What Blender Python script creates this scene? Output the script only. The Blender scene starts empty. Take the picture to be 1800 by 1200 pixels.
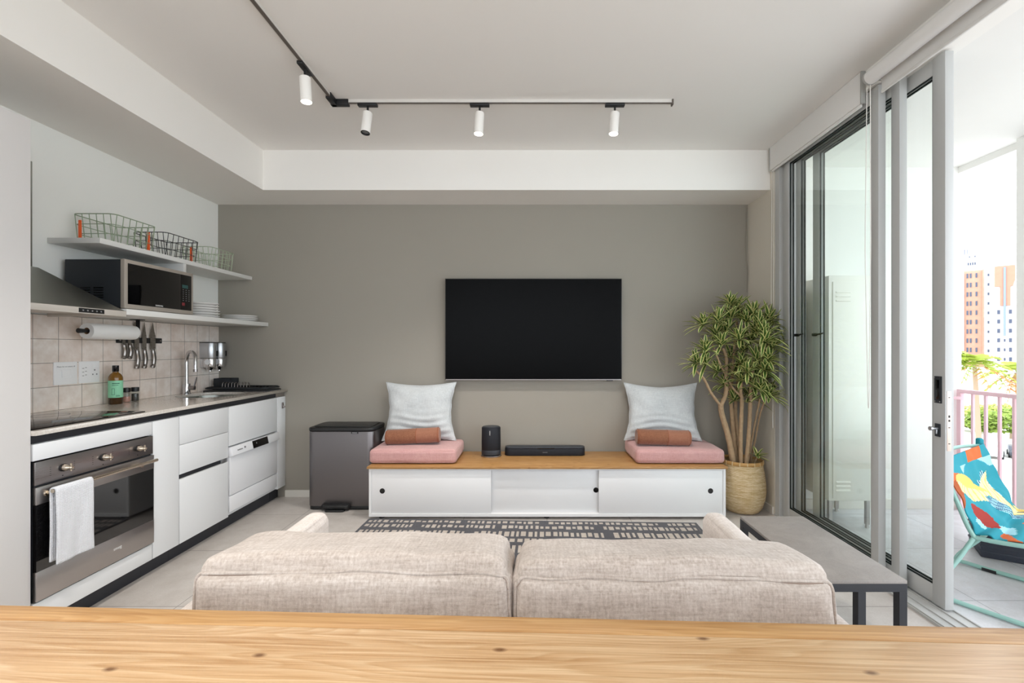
import bpy, bmesh, math, random
from mathutils import Vector, Matrix, noise as mnoise
PI = math.pi
sc = bpy.context.scene
COL = sc.collection
RND = random.Random(7)
CAMZ = 1.27

# ------------------------------------------------------------------ materials
def lin(h, a=1.0):
    h = h.lstrip('#')
    c = [int(h[i:i + 2], 16) / 255 for i in (0, 2, 4)]
    return [(x / 12.92 if x <= .04045 else ((x + .055) / 1.055) ** 2.4) for x in c] + [a]

MATS = {}
class NT:
    """small node-tree writer"""
    def __init__(s, name):
        m = bpy.data.materials.new(name); m.use_nodes = True
        s.m = m; s.t = m.node_tree; s.n = s.t.nodes; s.l = s.t.links
        s.n.clear()
        s.out = s.n.new('ShaderNodeOutputMaterial')
    def new(s, typ, **kw):
        nd = s.n.new('ShaderNode' + typ)
        for k, v in kw.items(): setattr(nd, k, v)
        return nd
    def set(s, nd, **kw):
        for k, v in kw.items():
            nd.inputs[k.replace('_', ' ')].default_value = v
        return nd
    def link(s, a, b): s.l.new(a, b)
    def bsdf(s, col='#808080', rough=.5, metal=0.0, spec=.5):
        b = s.new('BsdfPrincipled')
        b.inputs['Base Color'].default_value = lin(col) if isinstance(col, str) else col
        b.inputs['Roughness'].default_value = rough
        b.inputs['Metallic'].default_value = metal
        b.inputs['Specular IOR Level'].default_value = spec
        s.link(b.outputs[0], s.out.inputs[0])
        s.b = b
        return b
    def coords(s, scale=(1, 1, 1), loc=(0, 0, 0), rot=(0, 0, 0)):
        tc = s.new('TexCoord'); mp = s.new('Mapping')
        mp.inputs['Scale'].default_value = scale; mp.inputs['Location'].default_value = loc
        mp.inputs['Rotation'].default_value = rot
        s.link(tc.outputs['Object'], mp.inputs[0])
        return mp.outputs[0]
    def noise(s, vec, scale=5, detail=3, rough=.5, dist=0):
        nz = s.new('TexNoise'); nz.inputs['Scale'].default_value = scale
        nz.inputs['Detail'].default_value = detail; nz.inputs['Roughness'].default_value = rough
        nz.inputs['Distortion'].default_value = dist
        s.link(vec, nz.inputs['Vector'])
        return nz.outputs['Fac']
    def ramp(s, fac, stops):
        r = s.new('ValToRGB'); e = r.color_ramp.elements
        e[0].position, e[0].color = stops[0][0], lin(stops[0][1])
        e[1].position, e[1].color = stops[-1][0], lin(stops[-1][1])
        for p, c in stops[1:-1]:
            x = e.new(p); x.color = lin(c)
        s.link(fac, r.inputs[0])
        return r.outputs[0]
    def math(s, op, a, b=None, c=None):
        m = s.new('Math', operation=op)
        for i, v in enumerate((a, b, c)):
            if v is None: continue
            if isinstance(v, (int, float)): m.inputs[i].default_value = v
            else: s.link(v, m.inputs[i])
        return m.outputs[0]
    def mix(s, fac, a, b, mode='MIX'):
        m = s.new('Mix', data_type='RGBA', blend_type=mode)
        for i, v in ((0, fac), (6, a), (7, b)):
            if isinstance(v, (int, float)): m.inputs[i].default_value = v
            elif isinstance(v, str): m.inputs[i].default_value = lin(v)
            else: s.link(v, m.inputs[i])
        return m.outputs[2]
    def bump(s, h, strength=.2, dist=.01):
        b = s.new('Bump'); b.inputs['Strength'].default_value = strength; b.inputs['Distance'].default_value = dist
        s.link(h, b.inputs['Height']); s.link(b.outputs[0], s.b.inputs['Normal'])

def plain(name, col, rough=.5, metal=0.0, spec=.5, var=0.0, vscale=6, bump=0.0, bscale=200, bdist=.002):
    t = NT(name); t.bsdf(col, rough, metal, spec)
    v = t.coords()
    if var:
        n = t.noise(v, vscale, 4)
        mr = t.new('MapRange'); mr.inputs['To Min'].default_value = 1 - var; mr.inputs['To Max'].default_value = 1 + var * .4
        t.link(n, mr.inputs[0])
        hsv = t.new('HueSaturation'); hsv.inputs['Color'].default_value = lin(col)
        t.link(mr.outputs[0], hsv.inputs['Value']); t.link(hsv.outputs[0], t.b.inputs['Base Color'])
    if bump:
        t.bump(t.noise(v, bscale, 3), bump, bdist)
    return t.m

M = {}
M['wall_light'] = plain('wall paint light', '#f0f1ed', .85, spec=.2, var=.02, vscale=2, bump=.08, bscale=120)
M['wall_taupe'] = plain('wall paint taupe', '#9a958c', .8, spec=.2, var=.05, vscale=1.6, bump=.1, bscale=90)
M['wall_greige'] = plain('wall paint greige', '#d6d0c4', .85, spec=.2, var=.02, bump=.08, bscale=120)
M['ceiling'] = plain('ceiling paint', '#eceae7', .9, spec=.1, var=.015, vscale=1.5, bump=.05, bscale=80)
M['soffit'] = plain('soffit paint', '#f0eeea', .9, spec=.1, var=.01, bump=.05, bscale=80)
M['skirting'] = plain('skirting paint', '#dcd9d2', .5, spec=.4)
M['white_outdoor'] = plain('balcony plaster', '#ecebe8', .9, spec=.1, var=.02, bump=.1, bscale=60)
M['cab'] = plain('cabinet laminate', '#e2e4e6', .45, spec=.4)
M['cab_tall'] = plain('tall cabinet laminate', '#d9d7d6', .5, spec=.3)
M['gola'] = plain('black aluminium channel', '#23252b', .45, spec=.5)
M['plinth'] = plain('dark plinth', '#272a32', .4, spec=.5, var=.1, vscale=30)
M['white_app'] = plain('white enamel', '#e6e7ea', .3, spec=.5)
M['black_gloss'] = plain('black glass', '#050506', .06, spec=.5)
M['black_plastic'] = plain('black plastic', '#17181a', .42, spec=.5)
M['black_soft'] = plain('charcoal plastic', '#23272c', .55, spec=.4)
M['dark_navy'] = plain('dark speaker cloth', '#14171f', .6, spec=.4, bump=.15, bscale=900, bdist=.0006)
M['speaker_top'] = plain('speaker satin top', '#2b3038', .4, spec=.5)
M['screen'] = plain('television screen', '#020203', .3, spec=.06)
M['bezel'] = plain('television bezel', '#101012', .3, spec=.5)
M['white_paint'] = plain('white lacquer', '#e4e4e5', .4, spec=.4)
M['white_gloss'] = plain('white porcelain', '#f1f0ee', .15, spec=.5)
M['shelf'] = plain('shelf lacquer', '#dcdcd9', .5, spec=.3)
M['alu'] = plain('powder coated aluminium', '#b9bab9', .4, spec=.4)
M['alu_dark'] = plain('grey aluminium profile', '#a3a39f', .45, spec=.4)
M['gasket'] = plain('black rubber gasket', '#16201f', .6, spec=.3)
M['green_wire'] = plain('sage wire', '#8b9b80', .45, spec=.5)
M['black_wire'] = plain('black wire', '#1d1f1e', .4, spec=.5)
M['pale_wire'] = plain('pale sage wire', '#a7b39a', .45, spec=.5)
M['orange'] = plain('orange plastic clip', '#f0622a', .4, spec=.4)
M['blind'] = plain('roller blind fabric', '#e2e1df', .8, spec=.2, bump=.08, bscale=600)
M['chain'] = plain('white bead chain', '#e4e2dc', .5)
M['track_white'] = plain('white track paint', '#d6d3ce', .5)
M['track_dark'] = plain('dark track metal', '#5d554f', .5)
M['lamp_white'] = plain('lamp white', '#eceae6', .45)
M['pink_paint'] = plain('pink metal paint', '#e0bcc4', .5)
M['teal_metal'] = plain('teal powder coat', '#98c2b9', .45)
M['crate'] = plain('dark ribbed plastic', '#343844', .6, bump=.1)
M['table_steel'] = plain('black steel frame', '#24262c', .45, spec=.5)
M['paper'] = plain('paper', '#f0f0ee', .9, spec=.1, var=.02, vscale=20, bump=.3, bscale=120, bdist=.001)
M['label_green'] = plain('mint label', '#8fd3ae', .6)
M['label_ink'] = plain('label ink', '#2f6a54', .6)
M['ink_grey'] = plain('grey print', '#8a8a8c', .6)
M['ink_white'] = plain('white print', '#e8e8e8', .5)
M['ink_red'] = plain('red print', '#7d2a30', .5)
M['ink_teal'] = plain('teal display print', '#2c5450', .5)
M['socket'] = plain('white socket plastic', '#f9fafb', .35)
M['salt'] = plain('pink salt', '#e2a596', .8, var=.2, vscale=300, bump=.6, bscale=400)
M['pepper'] = plain('peppercorns', '#55514f', .8, var=.4, vscale=300, bump=.6, bscale=400)
M['soil'] = plain('potting soil', '#3f3328', .95, var=.3, vscale=60, bump=.8, bscale=80, bdist=.01)
M['cable'] = plain('grey cable', '#8d887f', .6)
M['cushion_seam'] = plain('seam thread', '#a08f84', .9, spec=.1)
M['brown_seam'] = plain('brown stitch', '#8c5038', .8, spec=.1)

def metal(name, col, rough, stretch=None, amt=.15):
    t = NT(name); t.bsdf(col, rough, 1.0)
    if stretch:
        v = t.coords(stretch); n = t.noise(v, 1, 4, .6)
        t.link(t.math('MULTIPLY_ADD', n, amt, rough - amt * .5), t.b.inputs['Roughness'])
        t.bump(n, .04, .001)
    return t.m
M['chrome'] = metal('polished chrome', '#d8d8da', .08)
M['steel'] = metal('brushed steel', '#b9b4b2', .32, (900, 4, 900))
M['steel_dark'] = metal('dark brushed steel', '#a39d9d', .3, (900, 4, 900))
M['steel_hood'] = metal('hood steel', '#a2a49e', .32, (500, 4, 500))
M['steel_lip'] = plain('hood trim steel', '#dcd6ce', .35, .3)
M['steel_blade'] = metal('knife steel', '#9a9590', .28, (20, 20, 600))
M['nickel'] = metal('warm nickel', '#cfc4b4', .2)
M['silver_plastic'] = metal('satin silver', '#c9ccd0', .35)
M['bin_metal'] = metal('platinum bin metal', '#7b7778', .42, (6, 6, 500), .12)

def emissive(name, col, strength):
    t = NT(name); e = t.new('Emission'); e.inputs[0].default_value = lin(col); e.inputs[1].default_value = strength
    t.link(e.outputs[0], t.out.inputs[0]); return t.m
M['lamp_glow'] = emissive('lit lamp lens', '#fff0da', 14)

def thin_glass(name, tint, ior=1.45):
    t = NT(name); lw = t.new('LayerWeight'); f0 = ((ior - 1) / (ior + 1)) ** 2
    f = t.new('Math', operation='MULTIPLY_ADD'); f.use_clamp = True
    t.link(t.math('POWER', lw.outputs['Facing'], 5.0), f.inputs[0]); f.inputs[1].default_value = 1 - f0; f.inputs[2].default_value = f0
    tr = t.new('BsdfTransparent'); tr.inputs[0].default_value = lin(tint)
    gl = t.new('BsdfGlossy'); gl.inputs[0].default_value = (1, 1, 1, 1); gl.inputs[1].default_value = .01
    mx = t.new('MixShader'); t.link(f.outputs[0], mx.inputs[0]); t.link(tr.outputs[0], mx.inputs[1]); t.link(gl.outputs[0], mx.inputs[2])
    t.link(mx.outputs[0], t.out.inputs[0]); return t.m
M['pane'] = thin_glass('door glass', '#fdfffe', 1.32)
M['jar_glass'] = thin_glass('jar glass', '#e8ecea')
t = NT('brown bottle glass'); t.bsdf('#3b2308', .06, 0, .6); M['bottle_glass'] = t.m
t = NT('upper bottle glass'); t.bsdf('#7a5418', .06, 0, .6); M['bottle_amber'] = t.m

def tile_floor(name, c1, c2, grout, size, ox, oy, rough):
    t = NT(name); t.bsdf(c1, rough, 0, .4)
    v = t.coords((1, 1, 1), (ox, oy, 0))
    br = t.new('TexBrick'); br.offset = 0; br.squash = 1
    t.link(v, br.inputs['Vector'])
    br.inputs['Scale'].default_value = 1; br.inputs['Brick Width'].default_value = size; br.inputs['Row Height'].default_value = size
    br.inputs['Mortar Size'].default_value = .0022; br.inputs['Mortar Smooth'].default_value = .1; br.inputs['Bias'].default_value = 0
    br.inputs['Color1'].default_value = lin(c1); br.inputs['Color2'].default_value = lin(c2); br.inputs['Mortar'].default_value = lin(grout)
    n = t.noise(t.coords(), 9, 6, .65)
    n2 = t.noise(t.coords(), 140, 3, .6)
    mot = t.ramp(t.math('MULTIPLY_ADD', n2, .35, t.math('MULTIPLY', n, .65)), [(.3, '#e2dedb'), (.7, '#ffffff')])
    t.link(t.mix(1.0, br.outputs['Color'], mot, 'MULTIPLY'), t.b.inputs['Base Color'])
    t.bump(t.math('SUBTRACT', 1, br.outputs['Fac']), .3, .002)
    return t.m
M['floor'] = tile_floor('porcelain floor tile', '#cdc8c4', '#c8c3be', '#8f8a85', .62, 1.74, -3.479 + .62 * 6, .38)
M['floor_out'] = tile_floor('balcony floor tile', '#d9dade', '#d4d5da', '#9ea1a6', .6, .15, .1, .4)

def wall_tile():
    t = NT('beige backsplash tile'); t.bsdf('#d9d2c8', .3, 0, .45)
    tc = t.new('TexCoord'); sp = t.new('SeparateXYZ'); cb = t.new('CombineXYZ')
    t.link(tc.outputs['Object'], sp.inputs[0])
    t.link(t.math('ADD', sp.outputs['Y'], -2.577 + .134 * 20), cb.inputs[0])
    t.link(t.math('ADD', sp.outputs['Z'], -.921), cb.inputs[1])
    br = t.new('TexBrick'); br.offset = 0
    t.link(cb.outputs[0], br.inputs['Vector'])
    for k, v in (('Scale', 1), ('Brick Width', .134), ('Row Height', .1335), ('Mortar Size', .0016), ('Mortar Smooth', .15), ('Bias', 0)):
        br.inputs[k].default_value = v
    br.inputs['Color1'].default_value = lin('#f8f2ec'); br.inputs['Color2'].default_value = lin('#f1e4db'); br.inputs['Mortar'].default_value = lin('#8f877e')
    n = t.noise(t.coords(), 14, 5, .6)
    mot = t.ramp(n, [(.35, '#efe9e4'), (.65, '#ffffff')])
    t.link(t.mix(1.0, br.outputs['Color'], mot, 'MULTIPLY'), t.b.inputs['Base Color'])
    t.bump(t.math('MULTIPLY_ADD', n, .12, t.math('SUBTRACT', 1, br.outputs['Fac'])), .35, .002)
    return t.m
M['backsplash'] = wall_tile()

def stone():
    t = NT('pale engineered stone'); t.bsdf('#cfc8c0', .06, 0, .6)
    n = t.noise(t.coords(), 120, 5, .7)
    t.link(t.ramp(n, [(.3, '#bdb5ac'), (.7, '#dad4cc')]), t.b.inputs['Base Color']); return t.m
M['stone'] = stone()

def concrete():
    t = NT('grey concrete slab'); t.bsdf('#9b9590', .55, 0, .4)
    n = t.noise(t.coords((1, 1, 1)), 7, 8, .7, .6); n2 = t.noise(t.coords(), 160, 3)
    t.link(t.ramp(t.math('MULTIPLY_ADD', n2, .25, t.math('MULTIPLY', n, .75)), [(.3, '#827d79'), (.7, '#9f9995')]), t.b.inputs['Base Color'])
    t.bump(n2, .15, .001); return t.m
M['concrete'] = concrete()

def wood(name, dark, mid, light, knot, freq=1.0, rough=.4, knots=True, seed=0.0):
    t = NT(name); t.bsdf(mid, rough, 0, .4)
    v = t.coords((.42 * freq, 4.6 * freq, 4.6 * freq), (seed, seed * 1.7, 0))
    warp = t.noise(v, 1.5, 3, .45)
    rings = t.math('FRACT', t.math('MULTIPLY', warp, 30.0))
    rr = t.ramp(rings, [(0.0, light), (.45, mid), (.85, dark), (1.0, light)])
    vf = t.coords((3 * freq, 130 * freq, 130 * freq)); fine = t.noise(vf, 1.0, 4, .65)
    fr = t.ramp(fine, [(.3, '#d8c8b4'), (.62, '#ffffff')])
    base = t.mix(.5, mid, rr)
    base = t.mix(1.0, base, fr, 'MULTIPLY')
    if knots:
        vk = t.coords((4.2, 8.5, 8.5), (seed + .3, .2, 0))
        vo = t.new('TexVoronoi', voronoi_dimensions='2D'); vo.inputs['Scale'].default_value = 1.2; t.link(vk, vo.inputs['Vector'])
        kf = t.ramp(vo.outputs['Distance'], [(.02, '#ffffff'), (.075, '#000000')])
        sx_ = t.new('SeparateColor'); t.link(vo.outputs['Color'], sx_.inputs[0])
        base = t.mix(t.math('MULTIPLY', t.math('MULTIPLY', kf, .85), t.math('LESS_THAN', sx_.outputs[0], .55)), base, knot)
    t.link(base, t.b.inputs['Base Color'])
    t.bump(fine, .12, .001)
    return t.m
M['oak'] = wood('oak table top', '#cba477', '#dbb78d', '#e6caa4', '#6d4526', 1.0, .3)
M['oak_edge'] = wood('oak edge stave', '#b48a58', '#c19764', '#cba677', '#7b4f2a', 1.0, .4, False, 4.0)
M['oak_console'] = wood('honey oak console top', '#9c7242', '#b48a57', '#c49c6a', '#6b4220', 1.2, .38, True, 9.0)

def fabric(name, base, light, dark, s=1.0, bump=.5, slub=(160, 14)):
    t = NT(name); t.bsdf(base, .95, 0, .15)
    t.b.inputs['Sheen Weight'].default_value = .25
    a, b = slub
    h = t.noise(t.coords((b * s, a * s, a * s)), 1, 3, .6)
    v = t.noise(t.coords((a * s, a * s, b * s)), 1, 3, .6)
    d = t.noise(t.coords((a * s, b * s, a * s)), 1, 3, .6)
    f = t.math('MULTIPLY', t.math('ADD', t.math('ADD', h, v), d), .333)
    big = t.noise(t.coords(), 5, 2)
    f2 = t.math('MULTIPLY_ADD', big, .2, t.math('MULTIPLY', f, .8))
    t.link(t.ramp(f2, [(.36, dark), (.5, base), (.64, light)]), t.b.inputs['Base Color'])
    fine = t.noise(t.coords((1, 1, 1)), 700 * s, 2)
    t.bump(t.math('MULTIPLY_ADD', fine, .35, t.math('MULTIPLY', f, 1.0)), bump, .004)
    return t.m
M['sofa'] = fabric('beige slub upholstery', '#bcb0a7', '#d3cac3', '#9e9187')
M['sofa_light'] = fabric('beige upholstery of the frame', '#cfc6c0', '#dcd5d0', '#b9ada5')
M['pillow'] = fabric('pale grey linen', '#c0c4c6', '#d0d3d4', '#acb1b4', 1.2, .35)
M['pink'] = fabric('pink woven cotton', '#c49896', '#d1a8a5', '#b48684', 1.5, .35)
M['bolster_a'] = fabric('rust brown suede', '#865943', '#94664e', '#784c38', 2, .2, (60, 40))
M['bolster_b'] = fabric('lighter rust canvas', '#94644f', '#a3745e', '#855643', 2, .3)
M['rug_dark'] = fabric('charcoal rug weave', '#3e3d43', '#4c4b51', '#302f35', 1.2, .4)
M['rug_light'] = fabric('oatmeal rug weave', '#b1a69b', '#c0b6ac', '#9d9186', 1.2, .4)
def waffle():
    t = NT('white waffle cotton'); t.bsdf('#e3e5ea', .95, 0, .15)
    tc = t.new('TexCoord'); sp = t.new('SeparateXYZ'); t.link(tc.outputs['Object'], sp.inputs[0])
    sy = t.math('ABSOLUTE', t.math('SINE', t.math('MULTIPLY', sp.outputs['Y'], 450)))
    sz = t.math('ABSOLUTE', t.math('SINE', t.math('MULTIPLY', sp.outputs['Z'], 450)))
    t.bump(t.math('MULTIPLY', sy, sz), .7, .003); return t.m
M['towel'] = waffle()

def basketmat():
    t = NT('woven bamboo'); t.bsdf('#c4a26c', .7, 0, .3)
    tc = t.new('TexCoord'); sp = t.new('SeparateXYZ'); t.link(tc.outputs['Object'], sp.inputs[0])
    an = t.math('ARCTAN2', sp.outputs['X'], sp.outputs['Y'])
    cb = t.new('CombineXYZ'); t.link(t.math('MULTIPLY', an, .17), cb.inputs[0]); t.link(sp.outputs['Z'], cb.inputs[1])
    br = t.new('TexBrick'); br.offset = .5; t.link(cb.outputs[0], br.inputs['Vector'])
    for k, v in (('Scale', 1), ('Brick Width', .021), ('Row Height', .0055), ('Mortar Size', .0007), ('Mortar Smooth', .5), ('Bias', 0)):
        br.inputs[k].default_value = v
    br.inputs['Color1'].default_value = lin('#ecd9b6'); br.inputs['Color2'].default_value = lin('#dcc397'); br.inputs['Mortar'].default_value = lin('#b0946a')
    n = t.noise(t.coords((10, 10, 90)), 1, 4, .7)
    t.link(t.mix(1.0, br.outputs['Color'], t.ramp(n, [(.3, '#d9c8ac'), (.6, '#ffffff')]), 'MULTIPLY'), t.b.inputs['Base Color'])
    t.bump(t.math('SUBTRACT', 1, br.outputs['Fac']), .7, .004); return t.m
M['basket'] = basketmat()
M['bamboo_rim'] = plain('bamboo rim', '#bd9257', .6, var=.25, vscale=25)
M['bark'] = plain('pale brown bark', '#b89c7c', .85, spec=.2, var=.3, vscale=45, bump=.8, bscale=70, bdist=.006)
M['leaf_green'] = plain('leaf green centre', '#547434', .45, spec=.4, var=.3, vscale=8)
M['leaf_cream'] = plain('leaf cream margin', '#e6e29a', .45, spec=.4, var=.15, vscale=8)

# ------------------------------------------------------------------ mesh builder
LOC = {}
def abs_loc(o):
    v = Vector((0, 0, 0))
    while o is not None:
        v += o.location; o = o.parent
    return v

class MB:
    def __init__(s, local=False):
        s.bm = bmesh.new(); s.local = local
    def _merge(s, b, mi=0, mat=None):
        if mat is not None: b.transform(mat)
        for f in b.faces: f.material_index = mi
        me = bpy.data.meshes.new('tmp'); b.to_mesh(me); b.free()
        s.bm.from_mesh(me); bpy.data.meshes.remove(me)
        return s
    def box(s, x0, x1, y0, y1, z0, z1, bev=0.0, seg=2, mi=0, mat=None):
        b = bmesh.new(); bmesh.ops.create_cube(b, size=1)
        for v in b.verts:
            v.co = Vector(((x0 + x1) / 2 + v.co.x * (x1 - x0), (y0 + y1) / 2 + v.co.y * (y1 - y0), (z0 + z1) / 2 + v.co.z * (z1 - z0)))
        if bev: bmesh.ops.bevel(b, geom=b.edges[:], offset=bev, segments=seg, profile=.5, affect='EDGES')
        return s._merge(b, mi, mat)
    def rbox(s, c, size, r, n=12, puff=(0, 0, 0), wob=0.0, seed=0, mi=0, mat=None, ex=4, taper=0.0):
        """soft rounded box: a cushion"""
        b = bmesh.new(); bmesh.ops.create_cube(b, size=2)
        bmesh.ops.subdivide_edges(b, edges=b.edges[:], cuts=n, use_grid_fill=True)
        h = [x / 2 for x in size]
        for v in b.verts:
            u = v.co.copy()
            # crowd the vertices towards the rim so that the rounding is smooth
            p = Vector([math.copysign(1 - (1 - abs(u[i])) ** 1.6, u[i]) * h[i] for i in range(3)])
            q = Vector([max(-(h[i] - r), min(h[i] - r, p[i])) for i in range(3)])
            d = p - q
            if d.length > 1e-9: p = q + d.normalized() * r
            for i in range(3):
                j, k = (i + 1) % 3, (i + 2) % 3
                p[i] += (u[i]) * puff[i] * (1 - abs(u[j]) ** ex) * (1 - abs(u[k]) ** ex)
            if taper: p.x *= 1 - taper * max(0.0, -u.z) ** 2
            if wob:
                w = mnoise.noise_vector(Vector(p) * 7 + Vector((seed, seed * 2, 0)))
                p += w * wob
            v.co = Vector(c) + p
        return s._merge(b, mi, mat)
    def cyl(s, p0, p1, r0, r1=None, seg=20, mi=0, caps=True):
        p0, p1 = Vector(p0), Vector(p1); r1 = r0 if r1 is None else r1
        b = bmesh.new()
        bmesh.ops.create_cone(b, cap_ends=caps, segments=seg, radius1=r0, radius2=r1, depth=(p1 - p0).length)
        q = (p1 - p0).to_track_quat('Z', 'Y').to_matrix().to_4x4()
        return s._merge(b, mi, Matrix.Translation((p0 + p1) / 2) @ q)
    def tube(s, pts, r, seg=8, closed=False, mi=0):
        pts = [Vector(p) for p in pts]; n = len(pts)
        b = bmesh.new(); rings = []; up = None
        for i, p in enumerate(pts):
            if closed: t = pts[(i + 1) % n] - pts[i - 1]
            else: t = pts[min(i + 1, n - 1)] - pts[max(i - 1, 0)]
            t = t.normalized() if t.length > 1e-9 else Vector((0, 0, 1))
            if up is None:
                up = Vector((0, 0, 1)) if abs(t.z) < .9 else Vector((1, 0, 0))
            a = up - t * up.dot(t)
            if a.length < 1e-6: a = t.orthogonal()
            a.normalize(); up = a; c = t.cross(a)
            rr = r[i] if isinstance(r, (list, tuple)) else r
            rings.append([b.verts.new(p + (a * math.cos(2 * PI * k / seg) + c * math.sin(2 * PI * k / seg)) * rr) for k in range(seg)])
        for i in range(n if closed else n - 1):
            A, B = rings[i], rings[(i + 1) % n]
            for k in range(seg): b.faces.new((A[k], A[(k + 1) % seg], B[(k + 1) % seg], B[k]))
        if not closed:
            b.faces.new(rings[0][::-1]); b.faces.new(rings[-1])
        bmesh.ops.recalc_face_normals(b, faces=b.faces[:])
        return s._merge(b, mi)
    def lathe(s, prof, c=(0, 0, 0), seg=32, mi=0, mat=None):
        b = bmesh.new(); rings = []
        for r, z in prof:
            if r < 1e-6: rings.append([b.verts.new((c[0], c[1], c[2] + z))])
            else: rings.append([b.verts.new((c[0] + r * math.cos(2 * PI * k / seg), c[1] + r * math.sin(2 * PI * k / seg), c[2] + z)) for k in range(seg)])
        for A, B in zip(rings, rings[1:]):
            for k in range(seg):
                k2 = (k + 1) % seg
                if len(A) == 1 and len(B) == 1: break
                if len(A) == 1: b.faces.new((A[0], B[k2], B[k]))
                elif len(B) == 1: b.faces.new((A[k], A[k2], B[0]))
                else: b.faces.new((A[k], A[k2], B[k2], B[k]))
        bmesh.ops.recalc_face_normals(b, faces=b.faces[:])
        return s._merge(b, mi, mat)
    def prism(s, poly, z0, z1, bev=0.0, mi=0, mat=None):
        """polygon in XY extruded along Z"""
        b = bmesh.new()
        A = [b.verts.new((x, y, z0)) for x, y in poly]; B = [b.verts.new((x, y, z1)) for x, y in poly]
        b.faces.new(A[::-1]); b.faces.new(B)
        for i in range(len(poly)):
            j = (i + 1) % len(poly); b.faces.new((A[i], A[j], B[j], B[i]))
        bmesh.ops.recalc_face_normals(b, faces=b.faces[:])
        if bev:
            bmesh.ops.bevel(b, geom=b.edges[:], offset=bev, segments=2, profile=.5, affect='EDGES')
        return s._merge(b, mi, mat)
    def hull(s, pts, mi=0):
        b = bmesh.new()
        for p in pts: b.verts.new(p)
        bmesh.ops.convex_hull(b, input=b.verts[:])
        return s._merge(b, mi)
    def grid(s, f, nu, nv, mi=0, mif=None, closed_u=False):
        b = s.bm; vs = [[b.verts.new(f(i / nu, j / nv)) for j in range(nv + 1)] for i in range(nu + (0 if closed_u else 1))]
        n = len(vs)
        for i in range(nu):
            for j in range(nv):
                fc = b.faces.new((vs[i][j], vs[(i + 1) % n][j], vs[(i + 1) % n][j + 1], vs[i][j + 1]))
                fc.material_index = mif(i, j) if mif else mi
        return s
    def face(s, pts, mi=0):
        f = s.bm.faces.new([s.bm.verts.new(p) for p in pts]); f.material_index = mi; return s
    def build(s, name, mats, parent=None, org=None, smooth=35, label=None, rot=None):
        me = bpy.data.meshes.new(name)
        base = Vector(org) if org is not None else (abs_loc(parent) if parent is not None else Vector((0, 0, 0)))
        if not s.local:
            bmesh.ops.translate(s.bm, verts=s.bm.verts[:], vec=-base)
        s.bm.to_mesh(me); s.bm.free()
        for m in (mats if isinstance(mats, (list, tuple)) else [mats]):
            me.materials.append(M[m] if isinstance(m, str) else m)
        if smooth:
            me.shade_smooth(); me.set_sharp_from_angle(angle=math.radians(smooth))
        o = bpy.data.objects.new(name, me); COL.objects.link(o)
        if parent is not None:
            o.parent = parent
            if org is not None and not s.local: o.location = base - abs_loc(parent)
        elif org is not None: o.location = base
        if rot: o.rotation_euler = rot
        if label: o['label'] = label
        return o

def tag(o, label, cat, group=None, kind=None):
    o['label'] = label; o['category'] = cat
    if group: o['group'] = group
    if kind: o['kind'] = kind
    return o
def thing(name, label, cat, loc=(0, 0, 0), rz=0.0, group=None, kind=None):
    o = bpy.data.objects.new(name, None); COL.objects.link(o)
    o.empty_display_size = .1
    o.location = loc; o.rotation_euler = (0, 0, rz)
    return tag(o, label, cat, group, kind)
KIDS = {}
def copy_tree(o, parent=None):
    kids = [c for c in COL.objects if c.parent == o]
    c = o.copy(); COL.objects.link(c)
    if parent is not None: c.parent = parent
    for k in kids: copy_tree(k, c)
    return c
def bx(name, mat, a, parent=None, bev=.002, **kw):
    return MB().box(*a, bev=bev).build(name, mat, parent, **kw)
FX = Matrix(((0, 0, 1, 0), (1, 0, 0, 0), (0, 1, 0, 0), (0, 0, 0, 1)))      # lettering that faces +X
FY = Matrix(((1, 0, 0, 0), (0, 0, -1, 0), (0, 1, 0, 0), (0, 0, 0, 1)))     # lettering that faces -Y
def text(txt, size, mat, parent, pos, basis, name='lettering', ext=.0004, spacing=1.0, roll=0.0):
    cu = bpy.data.curves.new('t', 'FONT'); cu.body = txt; cu.size = size; cu.extrude = ext
    cu.align_x = 'CENTER'; cu.align_y = 'CENTER'; cu.space_character = spacing; cu.resolution_u = 2
    ob = bpy.data.objects.new('t', cu); COL.objects.link(ob)
    bpy.context.view_layer.update()
    dg = bpy.context.evaluated_depsgraph_get()
    me = bpy.data.meshes.new_from_object(ob.evaluated_get(dg))
    bpy.data.objects.remove(ob); bpy.data.curves.remove(cu)
    me.transform(Matrix.Translation(Vector(pos) - abs_loc(parent)) @ basis @ Matrix.Rotation(roll, 4, 'Z'))
    me.materials.clear(); me.materials.append(M[mat])
    o = bpy.data.objects.new(name, me); COL.objects.link(o); o.parent = parent
    return o
def bez(pts, n=8):
    """Catmull-Rom through the points"""
    P = [Vector(p) for p in pts]; out = []
    for i in range(len(P) - 1):
        a, b, c, d = P[max(i - 1, 0)], P[i], P[i + 1], P[min(i + 2, len(P) - 1)]
        for k in range(n):
            t = k / n
            out.append(.5 * ((2 * b) + (c - a) * t + (2 * a - 5 * b + 4 * c - d) * t * t + (3 * b - a - 3 * c + d) * t ** 3))
    out.append(P[-1]); return out
def rrect(x0, x1, y0, y1, r, n=6):
    out = []
    for cx, cy, a0 in ((x1 - r, y1 - r, 0), (x0 + r, y1 - r, 90), (x0 + r, y0 + r, 180), (x1 - r, y0 + r, 270)):
        for k in range(n + 1):
            a = math.radians(a0 + 90 * k / n); out.append((cx + r * math.cos(a), cy + r * math.sin(a)))
    return out
def at(px, py, Y):
    return Vector(((px - 933) * Y / 800, Y, CAMZ - (py - 612) * Y / 800))
SKY = 2.8; EXPO = 0.5; SPOT = 48
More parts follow.
